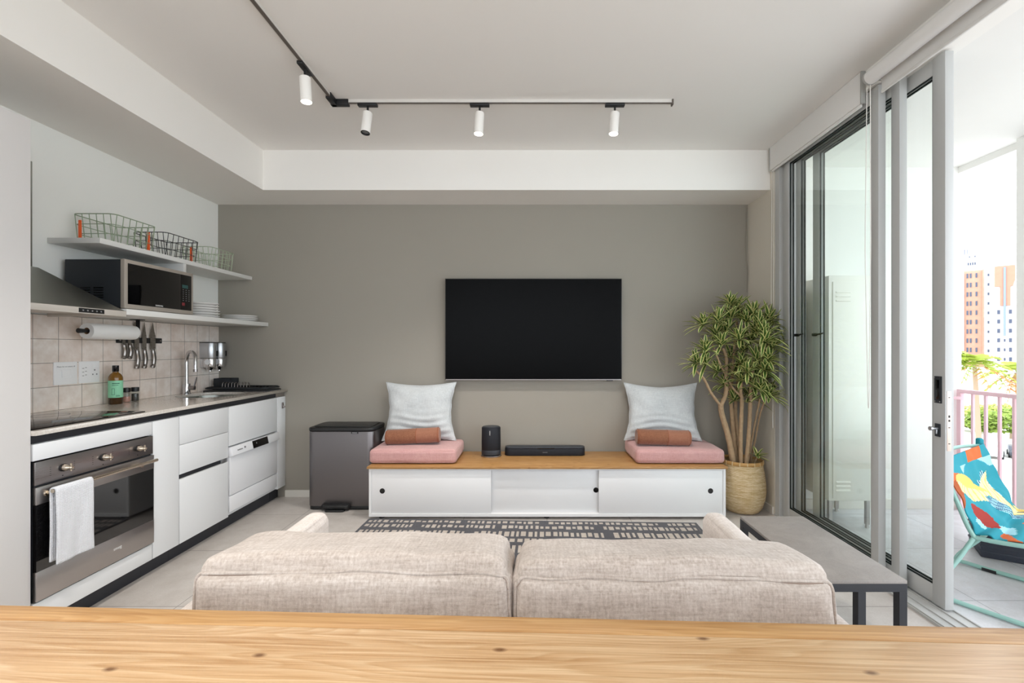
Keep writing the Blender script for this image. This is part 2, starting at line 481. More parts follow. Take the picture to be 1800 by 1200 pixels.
# ================================================================== camera, world
cam = bpy.data.cameras.new('camera'); camo = bpy.data.objects.new('camera', cam); COL.objects.link(camo)
camo.location = (0, 0, CAMZ); camo.rotation_euler = (PI / 2, 0, 0)
cam.sensor_width = 36; cam.lens = 800 / 1800 * 36
cam.shift_x = -33 / 1800; cam.shift_y = 12 / 1800
cam.clip_start = .02; cam.clip_end = 800
sc.camera = camo
w = bpy.data.worlds.new('sky'); sc.world = w; w.use_nodes = True
bg = w.node_tree.nodes['Background']; bg.inputs[0].default_value = (.87, .935, 1.0, 1); bg.inputs[1].default_value = SKY
sc.view_settings.view_transform = 'Standard'; sc.view_settings.look = 'None'
sc.view_settings.exposure = EXPO; sc.view_settings.gamma = 1; sc.view_settings.use_curve_mapping = False
sc.cycles.max_bounces = 14; sc.cycles.diffuse_bounces = 8; sc.cycles.glossy_bounces = 5
sc.cycles.transparent_max_bounces = 24; sc.cycles.caustics_reflective = False; sc.cycles.caustics_refractive = False
sc.cycles.sample_clamp_indirect = 6
sc.cycles.use_denoising = True

# ================================================================== the room
def S(name, mat, boxes, label, cat, bev=0.0):
    mb = MB()
    for b in boxes: mb.box(*b, bev=bev)
    o = mb.build(name, mat, smooth=0)
    return tag(o, label, cat, kind='structure')
XL, XR, YB, YF = -2.68, 1.86, 3.9, -2.5
ZC, ZS = 2.81, 2.5
S('floor', 'floor', [(XL - .15, 2.03, YF - .15, YB + .15, -.12, 0)], 'large square warm grey porcelain floor tiles of the living room', 'floor')
S('ceiling', 'ceiling', [(XL - .15, 2.06, YF - .15, YB + .15, ZC, ZC + .2)], 'flat off-white ceiling carrying the track lights', 'ceiling')
S('wall_back', 'wall_taupe', [(XL - .15, 2.06, YB, YB + .15, -.1, ZC)], 'taupe painted feature wall behind the television', 'wall')
S('wall_left', 'wall_light', [(XL - .15, XL, YF, YB, -.1, ZC)], 'pale grey wall behind the kitchen shelves', 'wall')
S('wall_right', 'wall_greige', [(XR, 2.06, 3.47, YB, -.1, ZC), (XR, 2.06, YF - .15, -2.3, -.1, ZC)], 'narrow greige wall pier between the taupe wall and the glass doors', 'wall')
S('wall_front', 'wall_light', [(XL, -2.5, YF - .15, YF, -.1, ZC), (1.7, XR, YF - .15, YF, -.1, ZC), (-2.5, 1.7, YF - .15, YF, -.1, 1.0), (-2.5, 1.7, YF - .15, YF, 2.7, ZC)],  # wide opening added behind the camera to bring in frontal daylight
  'pale grey unseen wall with a wide opening added to let in daylight', 'wall')
S('wall_header', 'soffit', [(XR, 2.06, -2.3, 3.47, 2.70, ZC)], 'white beam over the sliding glass doors', 'beam')
S('trim_1', 'soffit', [(XL, XR, 3.537, YB, ZS, ZC), (XL, -2.08, YF + .005, 3.537, ZS, ZC)], 'white dropped bulkhead running along the kitchen and television walls', 'bulkhead')
S('trim_2', 'alu', [(XR + .002, 2.03, 3.41, 3.47, 0, 2.70), (XR + .03, 2.03, 3.355, 3.41, 0, 2.70)], 'grey aluminium door jamb beside the narrow greige wall', 'jamb', .002)
S('trim_3', 'alu', [(1.855, 2.035, -2.3, 3.47, 0, .012), (1.862, 1.868, -2.3, 3.355, .012, .018), (1.913, 1.919, -2.3, 3.355, .012, .018), (1.966, 1.972, -2.3, 3.355, .012, .018), (2.022, 2.03, -2.3, 3.355, .012, .018)],
  'grooved aluminium floor track of the sliding glass doors', 'door track')
S('baseboard_back', 'skirting', [(-2.10, XR, YB - .014, YB, 0, .058)], 'low off-white skirting under the taupe wall', 'skirting', .002)
S('baseboard_right', 'skirting', [(XR - .014, XR, 3.48, YB - .014, 0, .058)], 'low skirting at the foot of the narrow greige wall pier', 'skirting', .002)
S('wall_backsplash', 'backsplash', [(XL, XL + .006, 1.92, YB, .905, 1.456)], 'square beige backsplash tiles above the worktop', 'backsplash')
tag(MB().tube(bez([(1.845, 3.885, 2.47), (1.838, 3.88, 2.3), (1.832, 3.872, 2.12), (1.85, 3.88, 1.95), (1.848, 3.885, 1.75)]), .0035, 6).build('hanging_cable', 'cable', org=(1.845, 3.885, 1.75)),
    'thin grey cable hanging in the corner right of the taupe wall', 'cable')

# ------------------------------------------------------------------ sliding doors
def leaf(n, x0, x1, y0, y1, label, stile=.07, bot=.11):
    r = thing('door_%d' % n, label, 'sliding door', (x0, y0, .02), kind='structure')
    zt, zb = 2.69, .02
    f = MB()
    f.box(x0, x1, y0, y0 + stile, zb, zt, bev=.003); f.box(x0, x1, y1 - stile, y1, zb, zt, bev=.003)
    f.box(x0 + .003, x1 - .003, y0 + stile, y1 - stile, zb, bot, bev=.002); f.box(x0 + .003, x1 - .003, y0 + stile, y1 - stile, 2.612, zt, bev=.002)
    f.build('frame', 'alu', r, smooth=30)
    g = MB(); xm = (x0 + x1) / 2
    for a in (x0 + .006, x1 - .012):
        g.box(a, a + .006, y0 + stile, y0 + stile + .007, bot, 2.612); g.box(a, a + .006, y1 - stile - .007, y1 - stile, bot, 2.612)
        g.box(a, a + .006, y0 + stile, y1 - stile, bot, bot + .008); g.box(a, a + .006, y0 + stile, y1 - stile, 2.604, 2.612)
    g.build('gasket', 'gasket', r, smooth=0)
    MB().box(xm - .004, xm + .004, y0 + stile - .005, y1 - stile + .005, bot - .005, 2.617).build('pane', 'pane', r, smooth=0)
    return r
dc = leaf(1, 1.870, 1.910, 2.448, 3.352, 'inner sliding glass door leaf nearest the plant', .055)
db = leaf(2, 1.922, 1.962, 2.372, 3.30, 'middle sliding glass door leaf stacked behind the inner one', .055)
da = leaf(3, 1.976, 2.018, 2.170, 3.19, 'outermost sliding glass door leaf with black flush pull and lock')
for d, x, y, s in ((db, 1.922, 3.285, .05), (da, 1.976, 3.165, .07)):
    h = MB(); h.box(x - .012, x, y - .03, y + .02, 1.355, 1.375, bev=.004); h.cyl((x - .008, y - .03, 1.365), (x - .008, y - .03 - s, 1.372), .006); h.build('latch', 'black_plastic', d, label='small black latch lever')
# flush pull, thumb turn, strike plate of the outermost leaf
X0 = 1.976
fp = MB(); fp.box(X0 - .004, X0, 2.186, 2.226, 1.005, 1.135, bev=.0015)
fo = fp.build('flush_pull', 'black_soft', da, label='black recessed flush pull')
MB().box(X0 - .0055, X0 - .003, 2.195, 2.217, 1.022, 1.118, bev=.001).build('recess', 'black_gloss', fo)
for z in (1.013, 1.127):
    for y in (2.193, 2.219): MB().cyl((X0 - .006, y, z), (X0 - .003, y, z), .003, seg=10).build('screw', 'chrome', fo)
lk = MB().box(X0 - .004, X0, 2.193, 2.223, .842, .905, bev=.0015).build('lock_plate', 'black_soft', da, label='black lock plate')
tm = MB(); tm.cyl((X0 - .004, 2.206, .882), (X0 - .035, 2.206, .882), .006); tm.cyl((X0 - .032, 2.206, .882), (X0 - .042, 2.206, .882), .010); tm.box(X0 - .012, X0 - .004, 2.203, 2.209, .855, .885, bev=.002)
tm.build('thumb_turn', 'silver_plastic', lk, label='silver thumb turn')
M['strike'] = plain('brass tinted strike plate', '#dcc9bb', .3, .6)
sp = MB().box(1.984, 2.004, 2.1685, 2.1705, .78, 1.065, bev=.0005).build('strike_plate', 'strike', da, label='long brass-tinted strike plate')
q = MB()
for z, hh in ((.945, .012), (.925, .010), (1.035, .004), (.892, .004), (.815, .004)): q.box(1.990, 1.998, 2.1675, 2.169, z - hh / 2, z + hh / 2)
q.build('latch_holes', 'black_gloss', sp, smooth=0)

# ------------------------------------------------------------------ roller blinds
def blind(y0, y1, zf, label, xc=1.80, zc=2.703, r=.036, exposed=True):
    t = thing('roller_blind', label, 'roller blind', (1.852, (y0 + y1) / 2, 2.62))
    if exposed:
        MB().cyl((xc, y0, zc), (xc, y1, zc), r, seg=28).build('tube', 'blind', t)
    else:
        MB().box(1.836, 1.858, y0 + .004, y1 - .004, 2.634, 2.809, bev=.003).build('cassette', 'blind', t)
    fx = 1.853 if exposed else 1.848
    if exposed: MB().box(fx, fx + .003, y0 + .012, y1 - .012, 2.632, zf).build('fabric', 'blind', t, smooth=0)
    MB().box(fx - .006, fx + .005, y0 + .012, y1 - .012, 2.617, 2.634, bev=.003).build('bottom_bar', 'blind', t)
    for y in (y0, y1):
        if exposed: MB().cyl((xc, y - .006, zc), (xc, y + .006, zc), r * 1.03, seg=28).cyl((xc, y - .01, zc), (xc, y + .01, zc), r * .55, seg=20).box(xc, 1.858, y - .004, y + .004, zc - .012, zc + .03, bev=.001).build('bracket', 'alu_dark', t)
        else: MB().box(1.833, 1.859, y - .004, y + .004, 2.63, 2.808, bev=.001).build('bracket', 'alu_dark', t)
    return t
b1 = blind(2.53, 3.50, 2.80, 'white roller blind rolled up above the closed glass pane', exposed=False)
b2 = blind(-2.25, 2.415, 2.73, 'white roller blind with exposed tube above the open doorway')
def chain(parent, x, y, z0, z1, sway=.01):
    for k in (-1, 1):
        MB().tube([(x, y + k * .012, z0), (x - .004, y + k * (.012 + sway * .4), (z0 + z1) / 2), (x, y + k * .004, z1 + .02), (x, y, z1)], .0022, 6).build('chain', 'chain', parent, label='white bead chain')
chain(b1, 1.845, 3.468, 2.66, .66)
chain(b2, 1.80, 2.425, 2.67, .95, .02)

# ------------------------------------------------------------------ track lights
tr = thing('track_rail', 'slim dark-lipped L-shaped lighting track on the white ceiling', 'lighting track', (-1.215, 2.83, 2.775))
ty, tx = 2.825, -1.218
MB().box(tx + .02, .873, ty - .011, ty + .011, 2.787, ZC, bev=.001).box(tx - .011, tx + .011, -2.4, ty - .02, 2.787, ZC, bev=.001).build('rail', 'track_white', tr)
MB().box(tx + .02, .873, ty - .0125, ty - .004, 2.7835, 2.7895).box(tx - .004, tx + .0125, -2.4, ty - .02, 2.7835, 2.7895).build('contact_lip', 'track_dark', tr, smooth=0, label='dark contact strip')
MB().box(tx - .02, tx + .09, ty - .016, ty + .016, 2.774, ZC, bev=.002).box(tx - .016, tx + .016, ty - .09, ty + .016, 2.774, ZC, bev=.002).build('corner_joint', 'black_plastic', tr, label='black corner connector')
MB().box(.873, .882, ty - .016, ty + .014, 2.776, ZC, bev=.001).build('end_cap', 'track_dark', tr)
def spot(x, y, label, along, lit=True, tilt=(0, 0)):
    t = thing('track_spotlight', label, 'spotlight', (x, y, 2.60), group='track spotlights')
    a = (x - .06, x + .06, y - .016, y + .016) if along == 'x' else (x - .016, x + .016, y - .06, y + .06)
    MB().box(*a, 2.770, 2.787, bev=.003).build('adapter', 'black_plastic', t, label='black track adapter')
    MB().cyl((x, y, 2.72), (x, y, 2.772), .0065).build('stem', 'black_plastic', t)
    # barrel, slightly tilted about its top
    R_ = Matrix.Translation((x, y, 2.731)) @ Matrix.Rotation(tilt[0], 4, 'X') @ Matrix.Rotation(tilt[1], 4, 'Y')
    b = MB().lathe([(0, 0), (.026, 0), (.0285, -.003), (.0285, -.132), (.0275, -.134), (.0265, -.131), (.0265, -.115)], (0, 0, 0), 28, mat=R_)
    b.build('barrel', 'lamp_white', t)
    if lit:
        MB().lathe([(0, -.1285), (.0262, -.1285)], (0, 0, 0), 24, mat=R_).build('lens', 'lamp_glow', t)
    else:
        MB().lathe([(.0275, -.1345), (.0275, -.1365), (.0215, -.1365), (.0215, -.128)], (0, 0, 0), 24, mat=R_).build('rim', 'black_plastic', t, label='black front rim')
        MB().lathe([(0, -.1285), (.024, -.1285)], (0, 0, 0), 24, mat=R_).build('lens', 'silver_plastic', t)
    if lit:
        l = bpy.data.lights.new('spot', 'SPOT'); l.energy = SPOT; l.spot_size = math.radians(110); l.spot_blend = .9; l.shadow_soft_size = .026; l.color = (1, .95, .89)
        lo = bpy.data.objects.new('spot_beam', l); COL.objects.link(lo); lo.parent = t
        lo.matrix_local = Matrix.Translation(-Vector((x, y, 2.60))) @ R_ @ Matrix.Translation((0, 0, -.14))
spot(tx, 2.455, 'lit white track spotlight on the arm of the track above the kitchen', 'y', True, (.0, -.06))
spot(-1.012, ty, 'unlit white track spotlight with black front rim near the corner of the track', 'x', False, (-.14, .06))
spot(-.317, ty, 'lit white track spotlight in the middle of the track above the television', 'x', True, (-.03, .05))
spot(.522, ty, 'lit white track spotlight near the free end of the track', 'x', True, (-.03, .07))
for y in (.9, -.4, -1.8):  # extra spots out of view, added to raise the room brightness
    spot(tx, y, 'unseen white track spotlight added to brighten the room, %s' % {.9: 'first past the frame', -.4: 'second past the frame', -1.8: 'third past the frame'}[y], 'y', True)
# ================================================================== kitchen
XF = -2.10          # plane of the cabinet fronts
XW = XL + .008      # face of the backsplash
def front(name, parent, y0, y1, z0, z1, mat='cab', x0=XF - .019, x1=XF, **kw):
    return MB().box(x0, x1, y0 + .0015, y1 - .0015, z0, z1, bev=.0012).build(name, mat, parent, **kw)
tc = thing('tall_cabinet', 'tall off-white cabinet standing nearest on the kitchen wall', 'cabinet', (-2.39, 1.4, 0))
MB().box(XL + .003, XF - .021, .713, 1.912, .1, 2.226).build('carcass', 'cab_tall', tc, smooth=0)
front('door', tc, 1.313, 1.9125, .105, 2.228, 'cab_tall'); front('door', tc, .712, 1.311, .105, 2.228, 'cab_tall')
MB().box(XL + .003, -2.166, .713, 1.912, 0, .1).build('plinth', 'plinth', tc, smooth=0)

def unit(name, label, y0, y1, cat='cabinet', z0=.1, z1=.862):
    r = thing(name, label, cat, (-2.39, (y0 + y1) / 2, 0))
    MB().box(XL + .003, XF - .021, y0 + .001, y1 - .001, z0, .9).build('carcass', 'cab', r, smooth=0)
    MB().box(XF - .021, XF - .016, y0, y1, .864, .9).build('finger_channel', 'gola', r, smooth=0, label='black recessed finger channel')
    MB().box(XL + .003, -2.166, y0, y1, 0, .0995).build('plinth', 'plinth', r, smooth=0, label='dark recessed plinth')
    return r
oh = thing('oven_housing', 'white base cabinet framing the built-in oven', 'cabinet', (-2.39, 2.22, 0))
MB().box(XL + .003, XF - .021, 1.919, 2.525, .1, .188).box(XL + .003, XF - .021, 1.919, 2.525, .790, .9).box(XL + .003, -2.62, 1.919, 2.525, .188, .79).build('carcass', 'cab', oh, smooth=0)
front('top_filler', oh, 1.919, 2.525, .792, .862); front('bottom_filler', oh, 1.919, 2.525, .1, .187)
MB().box(XF - .021, XF - .016, 1.919, 2.525, .864, .9).build('finger_channel', 'gola', oh, smooth=0, label='black recessed finger channel')
MB().box(XL + .003, -2.166, 1.919, 2.525, 0, .0995).build('plinth', 'plinth', oh, smooth=0, label='dark recessed plinth')
nc = unit('narrow_cabinet', 'narrow white base cabinet right next to the oven', 2.526, 2.718)
front('door', nc, 2.527, 2.718, .1, .862)
dr = unit('drawer_cabinet', 'white base cabinet with three drawers between narrow cabinet and dishwasher', 2.719, 3.162)
front('drawer', dr, 2.720, 3.161, .692, .862); front('drawer', dr, 2.720, 3.161, .514, .689); front('drawer', dr, 2.720, 3.161, .1, .484)
MB().box(XF - .021, XF - .014, 2.721, 3.10, .485, .513).build('finger_channel', 'gola', dr, smooth=0, label='black finger channel above the deep drawer')
MB().box(XF - .020, XF - .004, 3.10, 3.158, .487, .511, bev=.002).build('channel_end', 'silver_plastic', dr, label='silver channel end piece')
dh = thing('sink_cabinet', 'white base cabinet under the sink, open below for the compact dishwasher', 'cabinet', (-2.39, 3.47, 0))
MB().box(XL + .003, XF - .021, 3.164, 3.166, .1, .9).box(XL + .003, XF - .021, 3.769, 3.771, .1, .9).box(XL + .003, XF - .021, 3.166, 3.769, .1, .125).box(XL + .003, XL + .02, 3.166, 3.769, .125, .9).build('carcass', 'cab', dh, smooth=0)
front('panel', dh, 3.166, 3.769, .588, .862)
MB().box(XF - .021, XF - .016, 3.164, 3.771, .864, .9).build('finger_channel', 'gola', dh, smooth=0, label='black recessed finger channel')
MB().box(XL + .003, -2.166, 3.164, 3.771, 0, .0995).build('plinth', 'plinth', dh, smooth=0, label='dark recessed plinth')
ef = thing('end_filler', 'narrow white filler panel between the sink cabinet and the taupe wall', 'panel', (-2.39, 3.83, 0))
front('panel', ef, 3.773, 3.897, .1, .862, x0=XF - .03)
MB().box(XF - .021, XF - .012, 3.773, 3.897, .864, .9).build('channel_end', 'steel', ef, smooth=0)
MB().box(-2.30, -2.166, 3.775, 3.897, 0, .0995).build('plinth', 'plinth', ef, smooth=0)
hk = thing('wall_hook', 'small grey drop-shaped hook stuck on the end filler panel', 'hook', (XF, 3.845, .78))
MB().rbox((XF + .004, 3.845, .788), (.008, .026, .05), .004, 6).build('plate', 'steel_dark', hk)
MB().tube(bez([(XF + .006, 3.845, .785), (XF + .018, 3.845, .772), (XF + .022, 3.845, .782)]), .005, 8).build('peg', 'steel_dark', hk)

# worktop with a round-cornered sink cut-out
def worktop():
    cu = bpy.data.curves.new('w', 'CURVE'); cu.dimensions = '2D'; cu.fill_mode = 'BOTH'; cu.extrude = .0098; cu.bevel_depth = .0004
    for pts in ([(XL + .0065, 1.916), (-2.083, 1.916), (-2.083, 3.897), (XL + .0065, 3.897)], rrect(-2.60, -2.19, 3.20, 3.63, .19, 10)):
        sp_ = cu.splines.new('POLY'); sp_.points.add(len(pts) - 1); sp_.use_cyclic_u = True
        for p, q_ in zip(sp_.points, pts): p.co = (q_[0] + 2.39, q_[1] - 2.9, 0, 1)
    ob = bpy.data.objects.new('w', cu); COL.objects.link(ob); bpy.context.view_layer.update()
    me = bpy.data.meshes.new_from_object(ob.evaluated_get(bpy.context.evaluated_depsgraph_get()))
    bpy.data.objects.remove(ob)
    me.materials.clear(); me.materials.append(M['stone'])
    o = bpy.data.objects.new('worktop', me); COL.objects.link(o); o.location = (-2.39, 2.9, .9112)
    return tag(o, 'thin glossy pale stone worktop over the kitchen cabinets', 'worktop')
worktop()
sk = thing('sink', 'round-cornered steel sink set into the worktop below the tap', 'sink', (-2.395, 3.415, .75))
rings = [(.200, .215, .900), (.198, .213, .86), (.185, .2, .775), (.15, .165, .757), (.03, .03, .752)]
b_ = MB()
def sinkf(u, v):
    i = min(int(v * 4 + 1e-6), 3); f = v * 4 - i; a = [rings[i][k] * (1 - f) + rings[i + 1][k] * f for k in range(3)]
    th = 2 * PI * u; e = .78
    return (-2.395 + a[0] * math.copysign(abs(math.cos(th)) ** e, math.cos(th)), 3.415 + a[1] * math.copysign(abs(math.sin(th)) ** e, math.sin(th)), a[2])
b_.grid(sinkf, 40, 4, closed_u=True).build('basin', 'steel_hood', sk, smooth=60)
MB().cyl((-2.395, 3.415, .748), (-2.395, 3.415, .756), .035).build('drain', 'chrome', sk)
fa = thing('tap', 'chrome gooseneck kitchen tap beside the round soap dispensers', 'tap', (-2.625, 3.47, .921))
MB().cyl((-2.625, 3.47, .921), (-2.625, 3.47, 1.0), .024).cyl((-2.625, 3.47, .9212), (-2.625, 3.47, .927), .028).build('body', 'chrome', fa)
MB().tube(bez([(-2.625, 3.47, .99), (-2.625, 3.47, 1.13), (-2.622, 3.468, 1.19), (-2.595, 3.45, 1.235), (-2.545, 3.42, 1.243), (-2.505, 3.395, 1.21), (-2.495, 3.385, 1.15), (-2.493, 3.383, 1.11)]), [.0125] * 44 + [.0125] * 6 if False else .0125, 14).build('spout', 'chrome', fa)
MB().cyl((-2.493, 3.383, 1.115), (-2.4925, 3.3825, 1.095), .0145).build('nozzle', 'steel_dark', fa)
MB().cyl((-2.605, 3.47, .97), (-2.565, 3.475, .968), .016).tube([(-2.575, 3.475, .97), (-2.565, 3.476, 1.0), (-2.555, 3.478, 1.05)], .0055).build('lever', 'steel_dark', fa, label='dark steel lever')

# hob
hb = thing('induction_hob', 'black glass hob flush on the worktop above the oven', 'hob', (-2.37, 2.21, .921))
MB().box(-2.63, -2.115, 1.93, 2.497, .9212, .9265, bev=.0012).build('glass', 'black_gloss', hb)
zz = MB()
for x, y, r in ((-2.48, 2.08, .09), (-2.48, 2.35, .07), (-2.25, 2.08, .07), (-2.25, 2.35, .09)):
    zz.lathe([(r, .9267), (r + .0015, .9268), (r + .003, .9267)], (x, y, 0), 40)
zz.build('cooking_zones', 'ink_grey', hb)

# oven
ov = thing('built_in_oven', 'stainless steel built-in oven with knobs and a towel on its handle', 'oven', (-2.37, 2.22, .19))
MB().box(-2.60, XF - .004, 1.925, 2.519, .192, .785).build('body', 'black_soft', ov, smooth=0)
pn = MB().box(XF - .004, XF + .006, 1.922, 2.523, .688, .786, bev=.0015).build('control_panel', 'steel_dark', ov)
for y in (2.036, 2.228, 2.424):
    k = MB().cyl((XF + .006, y, .737), (XF + .014, y, .737), .017).build('knob', 'black_plastic', ov, label='round metal knob with a cross bar')
    MB().lathe([(.0, .0), (.0145, 0), (.0145, .012), (.009, .02), (.006, .028), (.0085, .032), (.006, .038), (0, .039)], (0, 0, 0), 20, mat=Matrix.Translation((XF + .014, y, .737)) @ Matrix.Rotation(PI / 2, 4, 'Y')).cyl((XF + .044, y, .722), (XF + .044, y, .756), .0042).build('grip', 'nickel', k)
ink = MB()
for y in (2.036, 2.228, 2.424):
    for s in (-1, 1):
        for i in range(5): ink.box(XF + .006, XF + .0064, y + s * .052 - .003, y + s * .052 + .003, .715 + i * .009, .7165 + i * .009)
    ink.box(XF + .006, XF + .0064, y - .003, y + .003, .7, .704)
ink.build('dial_marks', 'black_soft', ov, smooth=0)
dr_ = MB(); x0, x1 = XF - .004, XF + .012
dr_.box(x0, x1, 1.922, 2.523, .606, .68, bev=.0015).box(x0, x1, 1.922, 2.523, .196, .322, bev=.0015)
M['oven_glass'] = plain('oven glass', '#060607', .04, spec=1.0)
od = dr_.build('door', 'steel', ov)
MB().box(x0, x1 - .0015, 1.923, 2.522, .322, .606).build('window', 'oven_glass', od, smooth=0, label='dark glass oven window')
hd = MB().cyl((XF + .055, 1.945, .66), (XF + .055, 2.49, .66), .0085, seg=20)
for y in (1.965, 2.44): hd.cyl((XF + .012, y, .645), (XF + .055, y, .66), .0075).cyl((XF + .011, y, .645), (XF + .018, y, .645), .013)
hd.build('handle', 'nickel', od, label='polished bar handle')
text('smeg', .022, 'ink_white', od, (XF + .0125, 2.30, .262), FX, 'logo')

# towel over the oven handle
def towel():
    cx, cz, r = XF + .055, .66, .0125
    L1, L2 = .316, .305
    def f(u, v):
        y = 1.948 + .165 * v
        s = u * (L1 + L2 + PI * r)
        if s < L2: x, z = cx - r, cz - (L2 - s)
        elif s < L2 + PI * r:
            a = (s - L2) / r; x, z = cx - r * math.cos(a), cz + r * math.sin(a)
        else: x, z = cx + r, cz - (s - L2 - PI * r)
        d = max(0, cz - z)
        wv = .005 * d / .3 * math.sin(v * 6.5 + .6) + .0015 * math.sin(v * 15 + d * 9) * min(1, d * 6)
        x += (wv + .006 * d) if x > cx else wv * .15
        y += .002 * math.sin(d * 14 + v * 2) * min(1, d * 4)
        return (x, y, z)
    o = MB().grid(f, 70, 24).build('kitchen_towel', 'towel', org=(cx, 2.03, .33), smooth=80)
    m = o.modifiers.new('thick', 'SOLIDIFY'); m.thickness = .007; m.offset = 0
    tag(o, 'white waffle towel folded over the oven handle', 'towel')
towel()

# dishwasher
dw = thing('compact_dishwasher', 'small white dishwasher tucked under the sink cabinet', 'dishwasher', (-2.37, 3.468, .126))
MB().box(-2.60, XF - .012, 3.172, 3.763, .126, .578, bev=.003).build('body', 'white_app', dw)
dd = MB().box(XF - .012, XF + .004, 3.173, 3.762, .243, .515, bev=.003).build('door', 'white_app', dw)
MB().box(XF - .012, XF + .002, 3.173, 3.762, .127, .236, bev=.003).build('kick_panel', 'white_app', dw)
MB().prism([(XF - .012, .512), (XF + .004, .512), (XF + .026, .520), (XF + .014, .578), (XF - .012, .578)], -3.765, -3.170, bev=.002, mat=Matrix.Rotation(PI / 2, 4, 'X')).build('control_strip', 'white_app', dw)
tl = math.atan2(.012, .058)
ds = MB().box(-.001, .0012, 3.405, 3.60, -.030, .026, mat=Matrix.Translation((XF + .0205, 0, .55)) @ Matrix.Rotation(-tl, 4, 'Y')).build('display', 'black_gloss', dw, smooth=0, label='black display window')
text('+', .02, 'ink_white', dw, (XF + .0225, 3.45, .553), FX @ Matrix.Rotation(-tl, 4, 'X'), 'display_mark')
wm = MB()
for i in range(8): wm.box(-.0003, .0003, 3.226 + i * .0075, 3.2315 + i * .0075, -.004, .003 + .002 * (i in (0, 3)), mat=Matrix.Translation((XF + .0224, 0, .549)) @ Matrix.Rotation(-tl, 4, 'Y'))
wm.build('lettering', 'ink_grey', dw, smooth=0)
MB().cyl((XF + .018, 3.312, .553), (XF + .0235, 3.312, .554), .007).build('button', 'ink_grey', dw, label='round grey button')

# extractor hood
hd_ = thing('extractor_hood', 'dark steel sloping extractor hood over the hob', 'extractor hood', (-2.46, 2.22, 1.44))
MB().box(XL + .007, -2.247, 1.925, 2.523, 1.462, 1.474, bev=.002).box(-2.26, -2.245, 1.922, 2.526, 1.445, 1.476, bev=.002).box(XL + .007, -2.247, 2.515, 2.526, 1.445, 1.476, bev=.001).build('lip', 'steel_lip', hd_, label='bright trim around the hood edge')
a = [(XL + .007, 1.925, 1.476), (-2.25, 1.925, 1.476), (-2.25, 2.523, 1.476), (XL + .007, 2.523, 1.476)]
c_ = [(XL + .007, 2.08, 1.69), (-2.56, 2.08, 1.69), (-2.56, 2.365, 1.69), (XL + .007, 2.365, 1.69)]
MB().hull(a + c_).build('canopy', 'steel_hood', hd_, smooth=0)
MB().box(XL + .003, -2.575, 2.09, 2.352, 1.69, 2.235, bev=.002).build('chimney', 'steel_hood', hd_, smooth=20)
MB().lathe([(0, .03), (.015, .028), (.03, .015), (.034, 0)], (-2.60, 2.41, 1.645), 16).build('cap', 'black_plastic', hd_, label='small black knob cover')
cpn = MB().box(-2.246, -2.243, 2.26, 2.395, 1.45, 1.472, bev=.001).build('control_panel', 'black_plastic', hd_, label='black push-button strip')
for i in range(5): MB().cyl((-2.243, 2.28 + i * .024, 1.461), (-2.2415, 2.28 + i * .024, 1.461), .004, seg=10).build('button', 'ink_grey', cpn)

# shelves
up = thing('wall_shelf', 'upper pale wall shelf carrying the wire baskets', 'shelf', (-2.53, 3.2, 1.85))
MB().box(XL + .001, -2.386, 2.52, 3.898, 1.853, 1.883, bev=.0015).build('board', 'shelf', up)
MB().box(XL + .001, -2.388, 3.13, 3.155, 1.4905, 1.853, bev=.001).build('divider', 'shelf', up)
lo_ = MB().box(XL + .001, -2.247, 2.53, 3.898, 1.457, 1.49, bev=.0015).build('wall_shelf', 'shelf', org=(-2.46, 3.2, 1.457))
tag(lo_, 'lower pale wall shelf carrying the microwave and plates', 'shelf')

# microwave
mw = thing('microwave', 'black and steel microwave oven on the lower shelf', 'microwave', (-2.47, 2.84, 1.49))
MB().box(-2.645, -2.325, 2.582, 3.097, 1.500, 1.776, bev=.004).build('body', 'black_soft', mw)
v_ = MB()
for r in range(5):
    for g in range(3): v_.box(-2.63 + g * .075, -2.63 + g * .075 + .055, 2.5805, 2.5825, 1.555 + r * .014, 1.561 + r * .014)
v_.build('side_vents', 'black_gloss', mw, smooth=0)
M['steel_front'] = plain('satin steel front', '#b4aba1', .38, .35)
fr = MB().box(-2.325, -2.300, 2.577, 3.102, 1.498, 1.778, bev=.004).build('front_frame', 'steel_front', mw, label='brushed steel front frame')
MB().box(-2.301, -2.2975, 2.597, 2.985, 1.523, 1.756, bev=.001).build('door_glass', 'black_gloss', fr)
kp = MB().box(-2.301, -2.2975, 2.988, 3.082, 1.523, 1.756, bev=.001).build('keypad', 'black_gloss', fr)
kk = MB()
for r in range(6):
    for g in range(3): kk.box(-2.2975, -2.2971, 3.005 + g * .025, 3.013 + g * .025, 1.585 + r * .014, 1.5885 + r * .014)
kk.build('key_marks', 'ink_grey', fr, smooth=0)
MB().box(-2.2975, -2.297, 3.0, 3.05, 1.668, 1.69).build('display', 'ink_teal', fr, smooth=0, label='dim teal display')
MB().box(-2.2975, -2.297, 2.998, 3.022, 1.552, 1.572).build('stop_key', 'ink_red', fr, smooth=0, label='red key')
text('SAMSUNG', .0125, 'ink_white', fr, (-2.297, 2.815, 1.5325), FX, 'logo')
MB().box(-2.60, -2.33, 2.59, 3.09, 1.4902, 1.5).build('foot_strip', 'black_plastic', mw, smooth=0)

